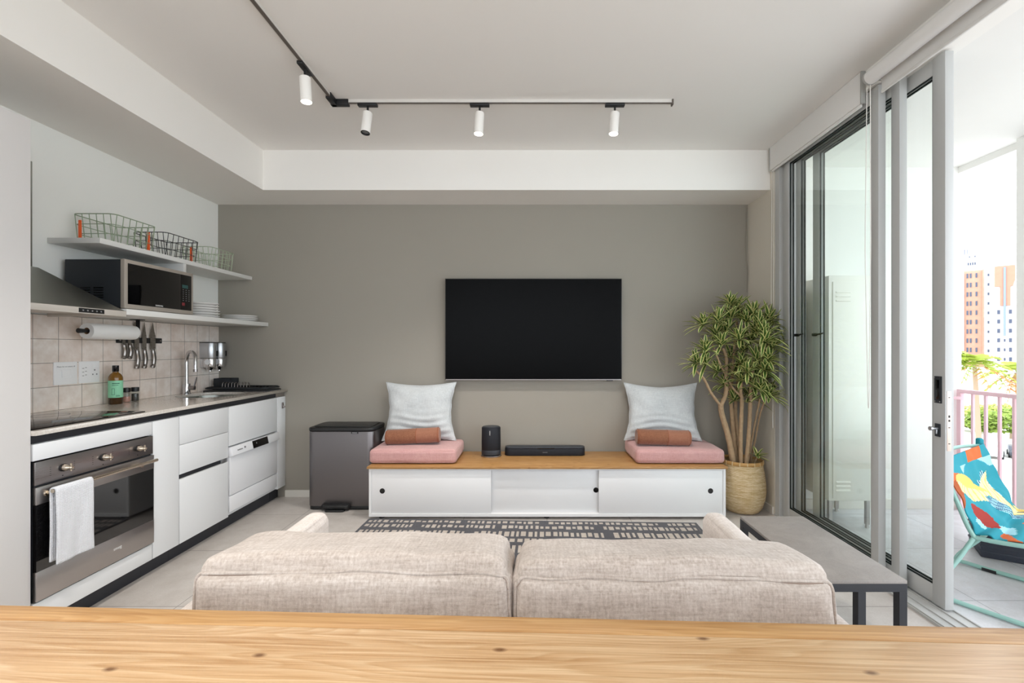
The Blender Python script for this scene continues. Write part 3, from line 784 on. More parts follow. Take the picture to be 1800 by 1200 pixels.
# plates
pm = MB().lathe([(0, .004), (.06, .004), (.062, 0), (.07, 0), (.072, .004), (.1, .009), (.112, .0145), (.113, .0165), (.11, .0168), (.098, .0125), (.07, .008), (0, .0075)], (0, 0, 0), 40)
pm.local = True
pl0 = pm.build('plate', 'white_gloss', org=(-2.45, 3.36, 1.4905), smooth=40)
ORD = ['lowest', 'second from the bottom', 'third from the bottom', 'fourth from the bottom', 'second from the top', 'topmost']
for i in range(6):
    o = pl0 if i == 0 else pl0.copy()
    if i: COL.objects.link(o)
    o.location = (-2.45, 3.36, 1.4905 + i * .0183); s = 1.16 if i < 3 else 1.1
    o.scale = (s, s, 1.25)
    tag(o, 'white plate, %s in the taller stack beside the microwave' % ORD[i], 'plate', 'plates in the taller stack')
for i in range(3):
    o = pl0.copy(); COL.objects.link(o); o.location = (-2.385, 3.735, 1.4905 + i * .0152); o.scale = (1.14, 1.14, 1)
    tag(o, 'white plate, %s in the low stack at the end of the shelf' % ['lowest', 'middle one', 'topmost'][i], 'plate', 'plates in the low stack')

# wire baskets on the upper shelf
def basket(y0, y1, x0, x1, zt, mat, label, clips):
    z0 = 1.886
    t = thing('wire_basket', label, 'wire basket', ((x0 + x1) / 2, (y0 + y1) / 2, z0 - .003), group='wire baskets on the upper shelf')
    ins = .018; r = .0022
    def loop(z, e): return [Vector((x, y, z)) for x, y in rrect(x0 + e, x1 - e, y0 + e, y1 - e, .035, 4)]
    w_ = MB()
    top = loop(zt, 0); bot = loop(z0, ins)
    w_.tube(top, .003, 6, True)
    for f in (.36, .70, 1.0):
        w_.tube([a.lerp(b, f) for a, b in zip(top, bot)], r, 6, True)
    def rim(z, e):
        out = []
        nx, ny = 5, 6
        for i in range(nx + 1):
            x = x0 + .02 + (x1 - x0 - .04) * i / nx; out += [(x, y0 + e), (x, y1 - e)]
        for j in range(ny + 1):
            y = y0 + .02 + (y1 - y0 - .04) * j / ny; out += [(x0 + e, y), (x1 - e, y)]
        return out
    for (a, b), (c, d) in zip(rim(zt, 0), rim(z0, ins)): w_.tube([(a, b, zt), (c, d, z0)], r, 5)
    for i in range(5):
        x = x0 + .04 + (x1 - x0 - .08) * i / 4; w_.tube([(x, y0 + ins, z0), (x, y1 - ins, z0)], r, 5)
    for j in range(5):
        y = y0 + .04 + (y1 - y0 - .08) * j / 4; w_.tube([(x0 + ins, y, z0), (x1 - ins, y, z0)], r, 5)
    w_.build('wires', mat, t)
    for cx, cy in clips:
        MB().box(cx - .008, cx + .008, cy - .004, cy + .004, z0 + .004, zt - .035, bev=.003).build('clip', 'orange', t, label='orange plastic clip')
basket(2.62, 2.925, -2.645, -2.40, 2.045, 'green_wire', 'sage green wire basket nearest on the upper shelf', [(-2.60, 2.625), (-2.44, 2.905)])
basket(2.985, 3.29, -2.62, -2.392, 2.032, 'black_wire', 'black wire basket in the middle of the upper shelf', [(-2.44, 3.27)])
basket(3.40, 3.68, -2.62, -2.392, 2.03, 'pale_wire', 'pale green wire basket farthest along the upper shelf', [])

# paper towel and holder
ph = thing('paper_towel_holder', 'black holder under the lower shelf carrying the kitchen paper', 'paper holder', (-2.55, 2.76, 1.33))
MB().cyl((-2.55, 2.575, 1.37), (-2.55, 2.95, 1.37), .008).cyl((-2.55, 2.565, 1.37), (-2.55, 2.60, 1.37), .014, .011).box(-2.562, -2.538, 2.95, 2.958, 1.355, 1.4565, bev=.002).box(-2.575, -2.525, 2.92, 2.98, 1.4525, 1.4568).build('bar', 'black_plastic', ph)
pr = thing('kitchen_paper_roll', 'white kitchen paper roll hanging under the lower shelf', 'paper roll', (-2.55, 2.76, 1.325))
prof = [(.019, 0), (.044, 0), (.0455, .01), (.0452, .13), (.0462, .17), (.0455, .2), (.0455, .30), (.044, .31), (.019, .31)]
MB().lathe(prof, (0, 0, 0), 36, mat=Matrix.Translation((-2.55, 2.612, 1.37)) @ Matrix.Rotation(-PI / 2, 4, 'X')).build('paper', 'paper', pr)
M['card'] = plain('cardboard core', '#8a6a4c', .9)
MB().lathe([(.0165, .004), (.019, .002), (.019, .308), (.0165, .306), (.0165, .004)], (0, 0, 0), 24, mat=Matrix.Translation((-2.55, 2.612, 1.37)) @ Matrix.Rotation(-PI / 2, 4, 'X')).build('core', 'card', pr)

# knives on a magnetic strip
kr = thing('knife_strip', 'black magnetic knife strip screwed to the backsplash tiles', 'knife rack', (XW, 3.1, 1.305))
MB().box(XL + .006, XL + .02, 2.93, 3.285, 1.305, 1.342, bev=.004).build('bar', 'black_plastic', kr)
for y in (2.948, 3.268): MB().cyl((XL + .02, y, 1.3235), (XL + .0225, y, 1.3235), .006).build('screw', 'steel_dark', kr)
M['steel_handle'] = metal('satin knife handle', '#8f8a86', .22)
def knife(y, zt, zh, zb, wd, label, shape):
    t = thing('kitchen_knife', label, 'knife', (XL + .024, y, zb), group='knives on the magnetic strip')
    x = XL + .022
    if shape == 'bread': poly = [(y - wd / 2, zh), (y - wd / 2, zt - .004), (y + wd * .2, zt - .004), (y + wd / 2, zt - .035), (y + wd / 2, zh)]
    else: poly = [(y - wd / 2, zh), (y - wd / 2, zh + (zt - zh) * .45), (y - wd * .25, zt - .045), (y - wd * .0, zt), (y + wd * .3, zt - .06), (y + wd / 2, zh + (zt - zh) * .5), (y + wd / 2, zh)]
    MB().prism(poly, 0, .0025, mat=Matrix(((0, 0, 1, x - .001), (1, 0, 0, 0), (0, 1, 0, 0), (0, 0, 0, 1)))).build('blade', 'steel_blade', t, smooth=0)
    L = zh - zb
    pts = [(x + .002, y, zh + .004), (x + .004, y + .001, zh - L * .15), (x + .005, y + .006, zh - L * .45), (x + .004, y + .003, zh - L * .75), (x + .003, y - .006, zb + .006)]
    MB().tube(bez(pts, 5), [.009 + .004 * math.sin(PI * i / 20) + (.003 if i > 16 else 0) for i in range(21)], 10).build('handle', 'steel_handle', t, label='curved steel handle')
knife(2.972, 1.375, 1.30, 1.198, .022, 'short steel paring knife, first on the magnetic strip next to the paper roll', 'p')
knife(3.015, 1.375, 1.298, 1.196, .022, 'short steel knife, second on the magnetic strip', 'p')
knife(3.07, 1.450, 1.262, 1.128, .036, 'long square-tipped bread knife in the middle of the magnetic strip', 'bread')
knife(3.13, 1.449, 1.262, 1.128, .033, 'long narrow steel knife between bread knife and chef knife', 'p')
knife(3.20, 1.449, 1.262, 1.128, .044, 'wide steel chef knife, last on the magnetic strip', 'p')

# sockets
s1 = thing('switch_plate', 'white cooker switch plate on the tiles nearest the tall cabinet', 'switch plate', (XW, 2.61, 1.06))
MB().box(XL + .006, XL + .014, 2.545, 2.677, 1.062, 1.192, bev=.003).build('plate', 'socket', s1)
MB().box(XL + .014, XL + .018, 2.585, 2.637, 1.1, 1.15, bev=.002).build('rocker', 'socket', s1)
text('Please do not switch off', .0105, 'ink_grey', s1, (XL + .0142, 2.611, 1.165), FX)
s2 = thing('wall_socket', 'white double socket plate with round and square pins beside the oil bottle', 'socket', (XW, 2.75, 1.06))
MB().box(XL + .006, XL + .014, 2.688, 2.815, 1.062, 1.192, bev=.003).build('plate', 'socket', s2)
pz = MB()
for i in range(3): pz.box(XL + .014, XL + .0146, 2.705, 2.716, 1.105 + i * .022, 1.108 + i * .022).box(XL + .014, XL + .0146, 2.722, 2.733, 1.109 + i * .022, 1.112 + i * .022)
for y, z, r in ((2.782, 1.138, .005), (2.770, 1.112, .0045), (2.795, 1.112, .0045)): pz.cyl((XL + .0135, y, z), (XL + .0147, y, z), r, seg=12)
pz.build('pin_holes', 'ink_grey', s2, smooth=0)
MB().box(XL + .014, XL + .017, 2.768, 2.805, 1.155, 1.172, bev=.001).build('rocker', 'socket', s2)

# bottle and spice jars
bo = thing('oil_bottle', 'dark brown oil bottle with a mint green label on the worktop', 'bottle', (-2.60, 2.85, .921))
MB().lathe([(0, .002), (.033, .001), (.035, .004), (.035, .16), (.034, .17), (.025, .187), (.0145, .197), (.0145, .205), (0, .205)], (-2.6, 2.85, .9212), 32).build('glass', 'bottle_glass', bo)
MB().lathe([(.0355, .148), (.0355, .160), (.0345, .1705), (.0255, .1875), (.015, .1975), (.015, .206)], (-2.6, 2.85, .9212), 32).build('shoulder', 'bottle_amber', bo)
MB().lathe([(.0153, .203), (.0165, .205), (.0165, .24), (.015, .242), (0, .242)], (-2.6, 2.85, .9212), 24).build('cap', 'black_gloss', bo)
lb = MB().lathe([(.0354, .042), (.0358, .043), (.0358, .147), (.0354, .148)], (-2.6, 2.85, .9212), 40).build('label', 'label_green', bo)
M2 = Matrix.Rotation(-.72, 4, 'Z')
Lq = MB()
def cylpatch(a0, a1, z0, z1):
    for k in range(4):
        aa, ab = a0 + (a1 - a0) * k / 4, a0 + (a1 - a0) * (k + 1) / 4
        P4 = [(-2.6 + .0361 * math.cos(t_), 2.85 + .0361 * math.sin(t_), .9212 + z) for t_, z in ((aa, z0), (ab, z0), (ab, z1), (aa, z1))]
        Lq.face(P4)
for a0, a1, z0, z1 in ((-1.35, -1.3, .06, .1), (-1.0, -.95, .06, .1), (-1.35, -.95, .098, .1), (-1.35, -.95, .06, .062), (-1.3, -.3, .128, .133), (-1.3, -.45, .118, .121), (-.8, -.2, .05, .053), (-.8, -.3, .056, .058)): cylpatch(a0, a1, z0, z1)
Lq.build('label_print', 'label_ink', lb, smooth=0)
for x, y, mt, lab in ((-2.625, 2.955, 'salt', 'small glass jar of pink salt beside the oil bottle'), (-2.612, 3.005, 'pepper', 'small glass jar of dark peppercorns, farther from the oil bottle')):
    j = thing('spice_jar', lab, 'spice jar', (x, y, .921), group='spice jars on the worktop')
    MB().lathe([(0, .001), (.019, 0), (.020, .003), (.020, .06), (.017, .066)], (x, y, .9212), 24).build('glass', 'jar_glass', j)
    MB().lathe([(0, .003), (.0185, .003), (.0185, .035 if mt == 'salt' else .05), (0, .036 if mt == 'salt' else .051)], (x, y, .9212), 20).build('spice', mt, j)
    MB().lathe([(.018, .064), (.021, .066), (.021, .09), (.019, .0925), (0, .0925)], (x, y, .9212), 24).build('cap', 'black_plastic', j)

# soap dispensers
for y, lab in ((3.715, 'silver wall soap dispenser above the tap'), (3.825, 'silver wall soap dispenser next to the taupe wall corner')):
    d = thing('soap_dispenser', lab, 'soap dispenser', (XW, y, 1.08), group='soap dispensers on the tiles')
    pts = [(XL + .006, y - .042), (XL + .006, y + .042)] + [(XL + .065 + .042 * math.cos(a), y + .042 * math.sin(a)) for a in [PI / 2 - PI * k / 12 for k in range(13)]]
    MB().prism(pts[::-1], 1.19, 1.315, bev=.002).build('tank', 'silver_plastic', d, smooth=40)
    MB().prism([((a - XL) * .985 + XL, (b - y) * .96 + y) for a, b in pts][::-1], 1.115, 1.188, bev=.002).build('body', 'chrome', d, smooth=40)
    MB().cyl((XL + .06, y, 1.115), (XL + .062, y, 1.09), .03, .012).cyl((XL + .062, y, 1.092), (XL + .062, y, 1.082), .008).build('nozzle', 'chrome', d)
    MB().prism([((a - XL) * 1.01 + XL, (b - y) * 1.02 + y) for a, b in pts][::-1], 1.313, 1.319).build('lid', 'black_plastic', d, smooth=40)
    MB().box(XL + .099, XL + .1085, y + .01, y + .028, 1.205, 1.25, bev=.003).build('level_window', 'black_gloss', d)
    MB().cyl((XL + .075, y - .043, 1.16), (XL + .075, y - .052, 1.16), .022).build('push_button', 'white_app', d, label='round white side button')

# dish rack
rk = thing('dish_rack', 'black dish rack with cutlery box at the end of the worktop', 'dish rack', (-2.4, 3.78, .921))
x0, x1, y0, y1 = -2.64, -2.13, 3.665, 3.885
tb = MB().box(x0, x1, y0, y1, .9215, .929, bev=.002)
tb.tube([Vector((x, y, .945)) for x, y in rrect(x0 + .005, x1 - .005, y0 + .005, y1 - .005, .03, 5)], .006, 8, True)
tb.build('tray', 'black_soft', rk)
wi = MB(); wi.tube([Vector((x, y, .952)) for x, y in rrect(x0 + .01, x1 - .01, y0 + .01, y1 - .01, .03, 5)], .004, 6, True)
for i in range(16):
    x = x0 + .03 + i * .03; wi.tube([(x, y0 + .012, .95), (x, y0 + .03, .938), (x, y1 - .03, .938), (x, y1 - .012, .95)], .0028, 5)
wi.build('grid', 'black_wire', rk)
for i in range(9):
    x = x0 + .13 + i * .025
    MB().tube(bez([(x, 3.70, .938), (x, 3.705, .98), (x, 3.72, .992), (x, 3.735, .98), (x, 3.74, .938)], 4), .0028, 6).build('plate_holder', 'steel_dark', rk, label='bent wire plate holder')
cb = MB()
for a_ in ((x0 + .012, x0 + .015, 3.77, 3.88), (x0 + .147, x0 + .15, 3.77, 3.88), (x0 + .012, x0 + .15, 3.77, 3.773), (x0 + .012, x0 + .15, 3.877, 3.88), (x0 + .08, x0 + .083, 3.77, 3.88)): cb.box(*a_, .935, 1.02, bev=.001)
cb.box(x0 + .012, x0 + .15, 3.77, 3.88, .935, .939)
cb.build('cutlery_box', 'black_soft', rk)
# ================================================================== living area
# rug: irregular rows of light bars in a charcoal weave, built as one patchwork mesh
def rug():
    R2 = random.Random(3)
    Wd, Dp = 2.40, 1.72
    mb = MB(local=True); bm = mb.bm; th = .008
    x0, x1, y0, y1 = -Wd / 2, Wd / 2, -Dp / 2, Dp / 2
    def quad(a, b, c, d, mi):
        mb.face([(a, c, th), (b, c, th), (b, d, th), (a, d, th)], mi)
    y = y1; row = 0
    while y > y0 + .03:
        gap = R2.choice([.03, .036, .045]); hgt = R2.choice([.07, .10, .085, .115, .06])
        if row == 0: gap = .02; hgt = .045
        yb = max(y0 + .02, y - gap); quad(x0, x1, yb, y, 0)
        ya = max(y0 + .02, yb - hgt)
        x = x0
        m = .02; quad(x, x + m, ya, yb, 0); x += m
        run = R2.randint(9, 20)
        while x < x1 - .02:
            bw = R2.choice([.017, .022, .028, .034]); gp = R2.choice([.012, .014, .018])
            run -= 1
            if run == 0: gp = R2.choice([.05, .07]); run = R2.randint(9, 22)
            xe = min(x + bw, x1 - .02)
            top = yb - R2.choice([0, 0, .006, .012]); bot = ya + R2.choice([0, 0, .008, .014])
            if top - bot < .02: top, bot = yb, ya
            quad(x, xe, bot, top, 1)
            if top < yb: quad(x, xe, top, yb, 0)
            if bot > ya: quad(x, xe, ya, bot, 0)
            xg = min(xe + gp, x1); quad(xe, xg, ya, yb, 0); x = xg
        if x < x1: quad(x, x1, ya, yb, 0)
        y = ya; row += 1
    if y > y0: quad(x0, x1, y0, y, 0)
    mb.box(x0, x1, y0, y1, 0, th - .0005)
    o = mb.build('rug', ['rug_dark', 'rug_light'], org=(-.03, 2.475, .0006), smooth=0, rot=(0, 0, math.radians(-1.9)))
    tag(o, 'charcoal rug with rows of oatmeal bars in front of the low cabinet', 'rug')
rug()

# low media cabinet
mc = thing('media_console', 'long low white cabinet with oak top under the television', 'low cabinet', (.12, 3.62, 0))
x0, x1, yf = -1.20, 1.445, 3.372
cz0, cz1 = .022, .378
MB().box(x0, x0 + .018, yf, 3.86, cz0, cz1, bev=.001).box(x1 - .018, x1, yf, 3.86, cz0, cz1, bev=.001).box(x0 + .018, x1 - .018, yf, 3.86, cz0, cz0 + .022, bev=.001).box(x0 + .018, x1 - .018, yf, 3.86, cz1 - .012, cz1, bev=.001).box(x0 + .018, x1 - .018, 3.845, 3.86, cz0 + .022, cz1 - .012).build('carcass', 'white_paint', mc, smooth=0)
MB().box(x0 - .012, x1 + .012, yf - .012, 3.868, cz1 + .0005, .3945, bev=.002).build('top', 'oak_console', mc, label='oiled oak top board')
def sdoor(a, b, y, hx, name='sliding_door'):
    d = MB().box(a, b, y, y + .016, cz0 + .023, cz1 - .014, bev=.0012).build(name, 'white_paint', mc)
    MB().cyl((hx, y - .0012, .212), (hx, y + .004, .212), .0195, seg=28).build('finger_hole', 'black_gloss', d, smooth=30, label='round black finger hole')
sdoor(x0 + .019, -.295, yf + .006, -1.102)
sdoor(.505, x1 - .019, yf + .006, 1.334)
sdoor(-.33, .53, yf + .028, .487)
lg = MB()
for x in (x0 + .08, .12, x1 - .08):
    MB().cyl((x, yf + .05, 0), (x, yf + .05, cz0), .02).build('foot', 'black_plastic', mc)
    MB().cyl((x, 3.80, 0), (x, 3.80, cz0), .02).build('foot', 'black_plastic', mc)

# seat cushions
for nm, a, b, lab in (('l', -1.222, -.565, 'pink seat cushion at the bin end of the low cabinet'), ('r', .795, 1.468, 'pink seat cushion at the plant end of the low cabinet')):
    c = thing('seat_cushion', lab, 'cushion', ((a + b) / 2, 3.64, .395), group='pink seat cushions')
    MB().rbox(((a + b) / 2, 3.645, .4525), (b - a, .43, .1), .026, 14, (.002, .002, .006), .003, seed=a).build('pad', 'pink', c, smooth=80)
    for z in (.495, .408):
        MB().tube([Vector((x, y, z)) for x, y in rrect(a + .008, b - .008, 3.438, 3.852, .03, 5)], .0028, 6, True).build('seam', 'pink', c)

def pillow(cx, cy, cz, wd, ht, th, tilt, yaw, label, sag=.0, seed=0):
    t = thing('pillow', label, 'pillow', (cx, cy, cz), group='linen pillows against the taupe wall')
    t.rotation_euler = (tilt, 0, yaw)
    mb = MB(local=True)
    n = 40
    def prof(u, v): return max(0, (1 - abs(u) ** 2.6)) ** .62 * max(0, (1 - abs(v) ** 2.6)) ** .62
    def pt(u, v, s):
        x = wd / 2 * u * (1 - .135 * (1 - v * v) * abs(u)); z = ht / 2 * v * (1 - (.125 + (sag if v > 0 else 0)) * (1 - abs(u) ** 1.7) * abs(v))
        low = max(0, .2 - v)
        wr = .010 * low * math.sin(v * 26 + math.sin(u * 3 + seed) * 2.2 + seed) * (1 - u * u) ** .3
        nz = mnoise.noise(Vector((u * 2.6 + seed, v * 2.6, s))) * .012
        y = s * th / 2 * prof(u, v) + (wr + nz) * prof(u, v) ** .4 * s
        x += mnoise.noise(Vector((v * 4, seed, 0))) * .006 * abs(u) ** 4 
        if v < 0: x += .012 * math.copysign(abs(u) ** 6, u) * (abs(v) ** 2)
        return (x, y, z + ht / 2)
    mb.grid(lambda u, v: pt(2 * u - 1, 2 * v - 1, -1), n, n); mb.grid(lambda u, v: pt(2 * u - 1, 2 * v - 1, 1), n, n)
    bmesh.ops.remove_doubles(mb.bm, verts=mb.bm.verts[:], dist=.0004); bmesh.ops.recalc_face_normals(mb.bm, faces=mb.bm.faces[:])
    mb.build('cover', 'pillow', t, smooth=80)
    e = []
    for k in range(n): e.append(pt(-1 + 2 * k / n, -1, 0))
    for k in range(n): e.append(pt(1, -1 + 2 * k / n, 0))
    for k in range(n): e.append(pt(1 - 2 * k / n, 1, 0))
    for k in range(n): e.append(pt(-1, 1 - 2 * k / n, 0))
    s2 = MB(local=True); s2.tube(e, .0028, 5, True); s2.build('seam', 'pillow', t)
pillow(-.918, 3.738, .512, .585, .482, .15, math.radians(-11), .03, 'pale linen pillow leaning on the wall above the bin-side pink cushion', 0, 1.0)
pillow(1.085, 3.738, .512, .61, .478, .14, math.radians(-11), -.05, 'pale linen pillow leaning on the wall beside the potted plant', .05, 5.0)

def bolster(cx, cy, L, r, yaw, roll, label):
    t = thing('rolled_bolster', label, 'bolster', (cx, cy, .512 + r), yaw * 0, group='rust brown bolsters')
    t.rotation_euler = (0, roll, yaw)
    def half(a, b, nm, mt, lab=None):
        mb = MB(local=True); N = 12
        def f(u, v):
            x = a + (b - a) * v; k = abs(x) / (L / 2); e = max(0, (k - .93) / .07)
            rr = r * (1 - .12 * e * e) * (1 + .012 * math.sin(x * 30 + u * 6))
            th = 2 * PI * u
            return (x, rr * math.cos(th), rr * math.sin(th) * .98)
        mb.grid(f, 36, N, closed_u=True)
        if abs(a) > abs(b): mb.lathe([(0, -.002), (r * .5, 0), (r * .88, .0)], (0, 0, 0), 36, mat=Matrix.Translation((a, 0, 0)) @ Matrix.Rotation(-PI / 2, 4, 'Y'))
        else: mb.lathe([(0, .002), (r * .5, 0), (r * .88, .0)], (0, 0, 0), 36, mat=Matrix.Translation((b, 0, 0)) @ Matrix.Rotation(PI / 2, 4, 'Y'))
        mb.build(nm, mt, t, smooth=50, label=lab)
    m = .03
    half(-L / 2, m, 'suede_half', 'bolster_a', 'rust brown suede half'); half(m, L / 2, 'canvas_half', 'bolster_b', 'lighter canvas half')
    for x in (-L / 2 + .012, m, L / 2 - .012):
        mb = MB(local=True); mb.tube([Vector((x, (r + .0004) * math.cos(k * PI / 16), (r + .0004) * .98 * math.sin(k * PI / 16))) for k in range(32)], .0016, 5, True); mb.build('seam', 'brown_seam', t)
bolster(-.934, 3.618, .42, .061, .05, -.045, 'rust brown bolster on the pink cushion next to the bin')
bolster(1.035, 3.565, .415, .061, -.035, .025, 'rust brown bolster on the pink cushion next to the plant')

# speakers
sx, sy, sz = -.322, 3.70, .395
sp1 = thing('smart_speaker', 'dark oval upright speaker on its charging ring', 'speaker', (sx, sy, sz))
def oval(r0, ky=.78): return Matrix.Translation((sx, sy, sz)) @ Matrix.Diagonal((1, ky, 1, 1))
MB().lathe([(0, .014), (.072, .014), (.0765, .02), (.0775, .12), (.076, .23), (.073, .238), (.066, .2405)], (0, 0, 0), 48, mat=oval(1)).build('body', 'dark_navy', sp1, smooth=40)
MB().lathe([(.0668, .2402), (.066, .243), (.05, .2425), (0, .242)], (0, 0, 0), 48, mat=oval(1)).build('top', 'speaker_top', sp1, smooth=40)
MB().lathe([(.0772, .018), (.0785, .03), (.0785, .05), (.0772, .055)], (0, 0, 0), 48, mat=oval(1)).build('band', 'speaker_top', sp1, smooth=40)
MB().lathe([(0, 0), (.082, 0), (.084, .004), (.083, .009), (.078, .011), (.076, .006), (0, .006)], (0, 0, 0), 48, mat=oval(1)).build('charging_ring', 'steel_dark', sp1, smooth=40, label='pale charging ring')
text('SONOS', .011, 'ink_white', sp1, (sx - .005, sy - .0612, sz + .197), FY, 'logo', roll=PI / 2)
sb = thing('soundbar', 'low black soundbar on the oak top in front of the wall', 'soundbar', (.116, 3.75, .395))
MB().prism(rrect(-.213, .444, 3.70, 3.80, .045, 8), .3955, .452, bev=.003).build('body', 'dark_navy', sb, smooth=40)
MB().prism(rrect(-.211, .442, 3.702, 3.798, .043, 8), .4525, .466, bev=.005).build('top', 'speaker_top', sb, smooth=40)
MB().box(.055, .193, 3.698, 3.704, .4525, .4595, bev=.001).build('touch_strip', 'black_gloss', sb, smooth=0)
text('SONOS', .012, 'ink_grey', sb, (.116, 3.6985, .424), FY, 'logo')

# television
tv = thing('television', 'large black flat television hanging on the taupe wall', 'television', (.024, 3.87, 1.0))
x0, x1, z0, z1, yt = -.722, .768, 1.003, 1.858, 3.838
MB().box(x0, x1, yt, yt + .028, z0, z1, bev=.002).build('bezel', 'bezel', tv)
MB().box(x0 + .006, x1 - .006, yt - .0012, yt + .001, z0 + .012, z1 - .006).build('screen', 'screen', tv, smooth=0)
MB().box(x0 + .3, x1 - .3, yt + .028, 3.8985, z0 + .2, z1 - .2, bev=.004).build('wall_bracket', 'black_plastic', tv)
MB().box(x0 + .004, x1 - .004, yt - .002, yt + .002, z0, z0 + .006, bev=.0005).build('lower_trim', 'steel_dark', tv, smooth=0, label='thin grey lower trim')
MB().box(x1 - .13, x1 - .075, yt - .001, yt + .012, z0 - .009, z0 + .001, bev=.002).build('sensor', 'black_plastic', tv)

# pedal bin
bn = thing('pedal_bin', 'wide dark grey metal pedal bin against the taupe wall', 'bin', (-1.48, 3.74, 0))
def dshape(off=0.0):
    a, b, c, d = -1.757 + off, -1.234 - off, 3.575 + off, 3.872 - off
    return rrect(a, b, c, d, .05 - off * .5, 8)
MB().prism(dshape(.004), .0, .03, bev=.004).build('base', 'black_plastic', bn, smooth=40, label='black plastic base')
MB().prism(dshape(), .03, .615, bev=.003).build('body', 'bin_metal', bn, smooth=40)
MB().prism(dshape(-.003), .616, .645, bev=.009).prism(dshape(.03), .644, .652, bev=.004).build('lid', 'black_plastic', bn, smooth=50, label='matt black lid')
MB().box(-1.41, -1.355, 3.571, 3.576, .600, .616, bev=.001).build('tag', 'black_plastic', bn)
text('brabantia', .0095, 'ink_white', bn, (-1.3825, 3.5705, .608), FY, 'lettering')
MB().prism(rrect(-1.635, -1.415, 3.535, 3.60, .02, 4), .018, .05, bev=.006).prism(rrect(-1.60, -1.45, 3.52, 3.56, .015, 4), .002, .016, bev=.003).build('pedal', 'black_plastic', bn, smooth=50, label='black foot pedal')

# ------------------------------------------------------------------ sofa
so = thing('sofa', 'beige two-seat sofa seen from behind, facing the television', 'sofa', (-.05, 1.42, 0))
MB().rbox((-.055, 1.42, .245), (1.62, .80, .22), .03, 8).build('seat_base', 'sofa_light', so, smooth=80)
MB().rbox((-.055, 1.005, .37), (1.60, .075, .49), .03, 10).build('backrest', 'sofa_light', so, smooth=80)
for cx, cz in ((-.845, .37), (.725, .368)):
    MB().rbox((cx, 1.395, cz), (.088, .86, .50), .034, 14, (.004, 0, .006), .002, seed=cx).build('arm', 'sofa_light', so, smooth=80)
for i, (a, b) in enumerate(((-.795, -.06), (-.055, .675))):
    MB().rbox(((a + b) / 2, 1.50, .405), (b - a, .66, .12), .04, 12, (0, .01, .015), .003, seed=i).build('seat_cushion', 'sofa', so, smooth=80)
def backcush(a, b, z0, zt, yb, seed, tilt):
    mx = Matrix.Translation(((a + b) / 2, yb + .10, (z0 + zt) / 2)) @ Matrix.Rotation(tilt, 4, 'Y') @ Matrix.Rotation(math.radians(-6), 4, 'X')
    W2, D2, H2 = b - a, .215, zt - z0
    o = MB().rbox((0, 0, 0), (W2, D2, H2), .032, 24, (.004, .012, .034), .008, seed=seed, mat=mx, ex=6, taper=.035).build('back_cushion', 'sofa', so, smooth=80)
    pts = []
    for x, z in rrect(-W2 / 2 + .009, W2 / 2 - .009, -H2 / 2 + .009, H2 / 2 - .009, .03, 8):
        pts.append((x, z))
    full = []
    for i in range(len(pts)):
        p, q = Vector((*pts[i], 0)), Vector((*pts[(i + 1) % len(pts)], 0)); n = max(1, int((q - p).length / .03))
        for k in range(n): full.append(p.lerp(q, k / n))
    # lay the seam on the cushion: nearest surface point from just behind the rear rim
    dg = bpy.context.evaluated_depsgraph_get()
    seam = []
    for p in full:
        w_ = mx @ Vector((p.x, -D2 / 2 + .009, p.y)) - abs_loc(o)
        ok, loc, nor, _ = o.closest_point_on_mesh(w_)
        seam.append(loc + nor * .0028 + abs_loc(o))
    s_ = MB(); s_.tube(seam, .0042, 6, True); s_.build('piping', 'sofa', o, smooth=60)
    s_ = MB(); s_.tube([q + Vector((0, -.0015, -.0055)) for q in seam], .0022, 5, True); s_.build('seam', 'cushion_seam', o, smooth=60)
backcush(-.788, -.047,   .475, .744, 1.048, 1.0, .006)
backcush(-.042, .712, .475, .730, 1.048, 6.0, .008)
for x in (-.8, .68):
    for y in (1.05, 1.75):
        MB().cyl((x, y, .0 if y < 1.5 else .0095), (x, y, .14), .018, .022).build('leg', 'black_plastic', so)

# ------------------------------------------------------------------ dining table in front
dt = thing('dining_table', 'oak table top across the foreground, behind the sofa', 'table', (-.08, .43, 0), math.radians(-2.2))
Lx, Ly = 1.30, .90
def local(mb): mb.local = True; return mb
yb_ = .4545
b0 = MB(local=True); b0.box(-Lx, Lx, -.45, yb_ - .048, .712, .75, bev=.002); b0.build('table_top', 'oak', dt)
b0 = MB(local=True); b0.box(-Lx, Lx, yb_ - .0478, yb_, .712, .7498, bev=.002); b0.build('edge_stave', 'oak_edge', dt, label='darker stave along the far edge')
b0 = MB(local=True); b0.box(-1.1, 1.1, -.33, -.30, .63, .712); b0.box(-1.1, 1.1, .27, .30, .63, .712); b0.build('apron', 'oak_edge', dt)
for x in (-1.15, 1.15):
    for y in (-.34, .31):
        b0 = MB(local=True); b0.box(x - .035, x + .035, y - .035, y + .035, 0, .712, bev=.004); b0.build('leg', 'oak_edge', dt)

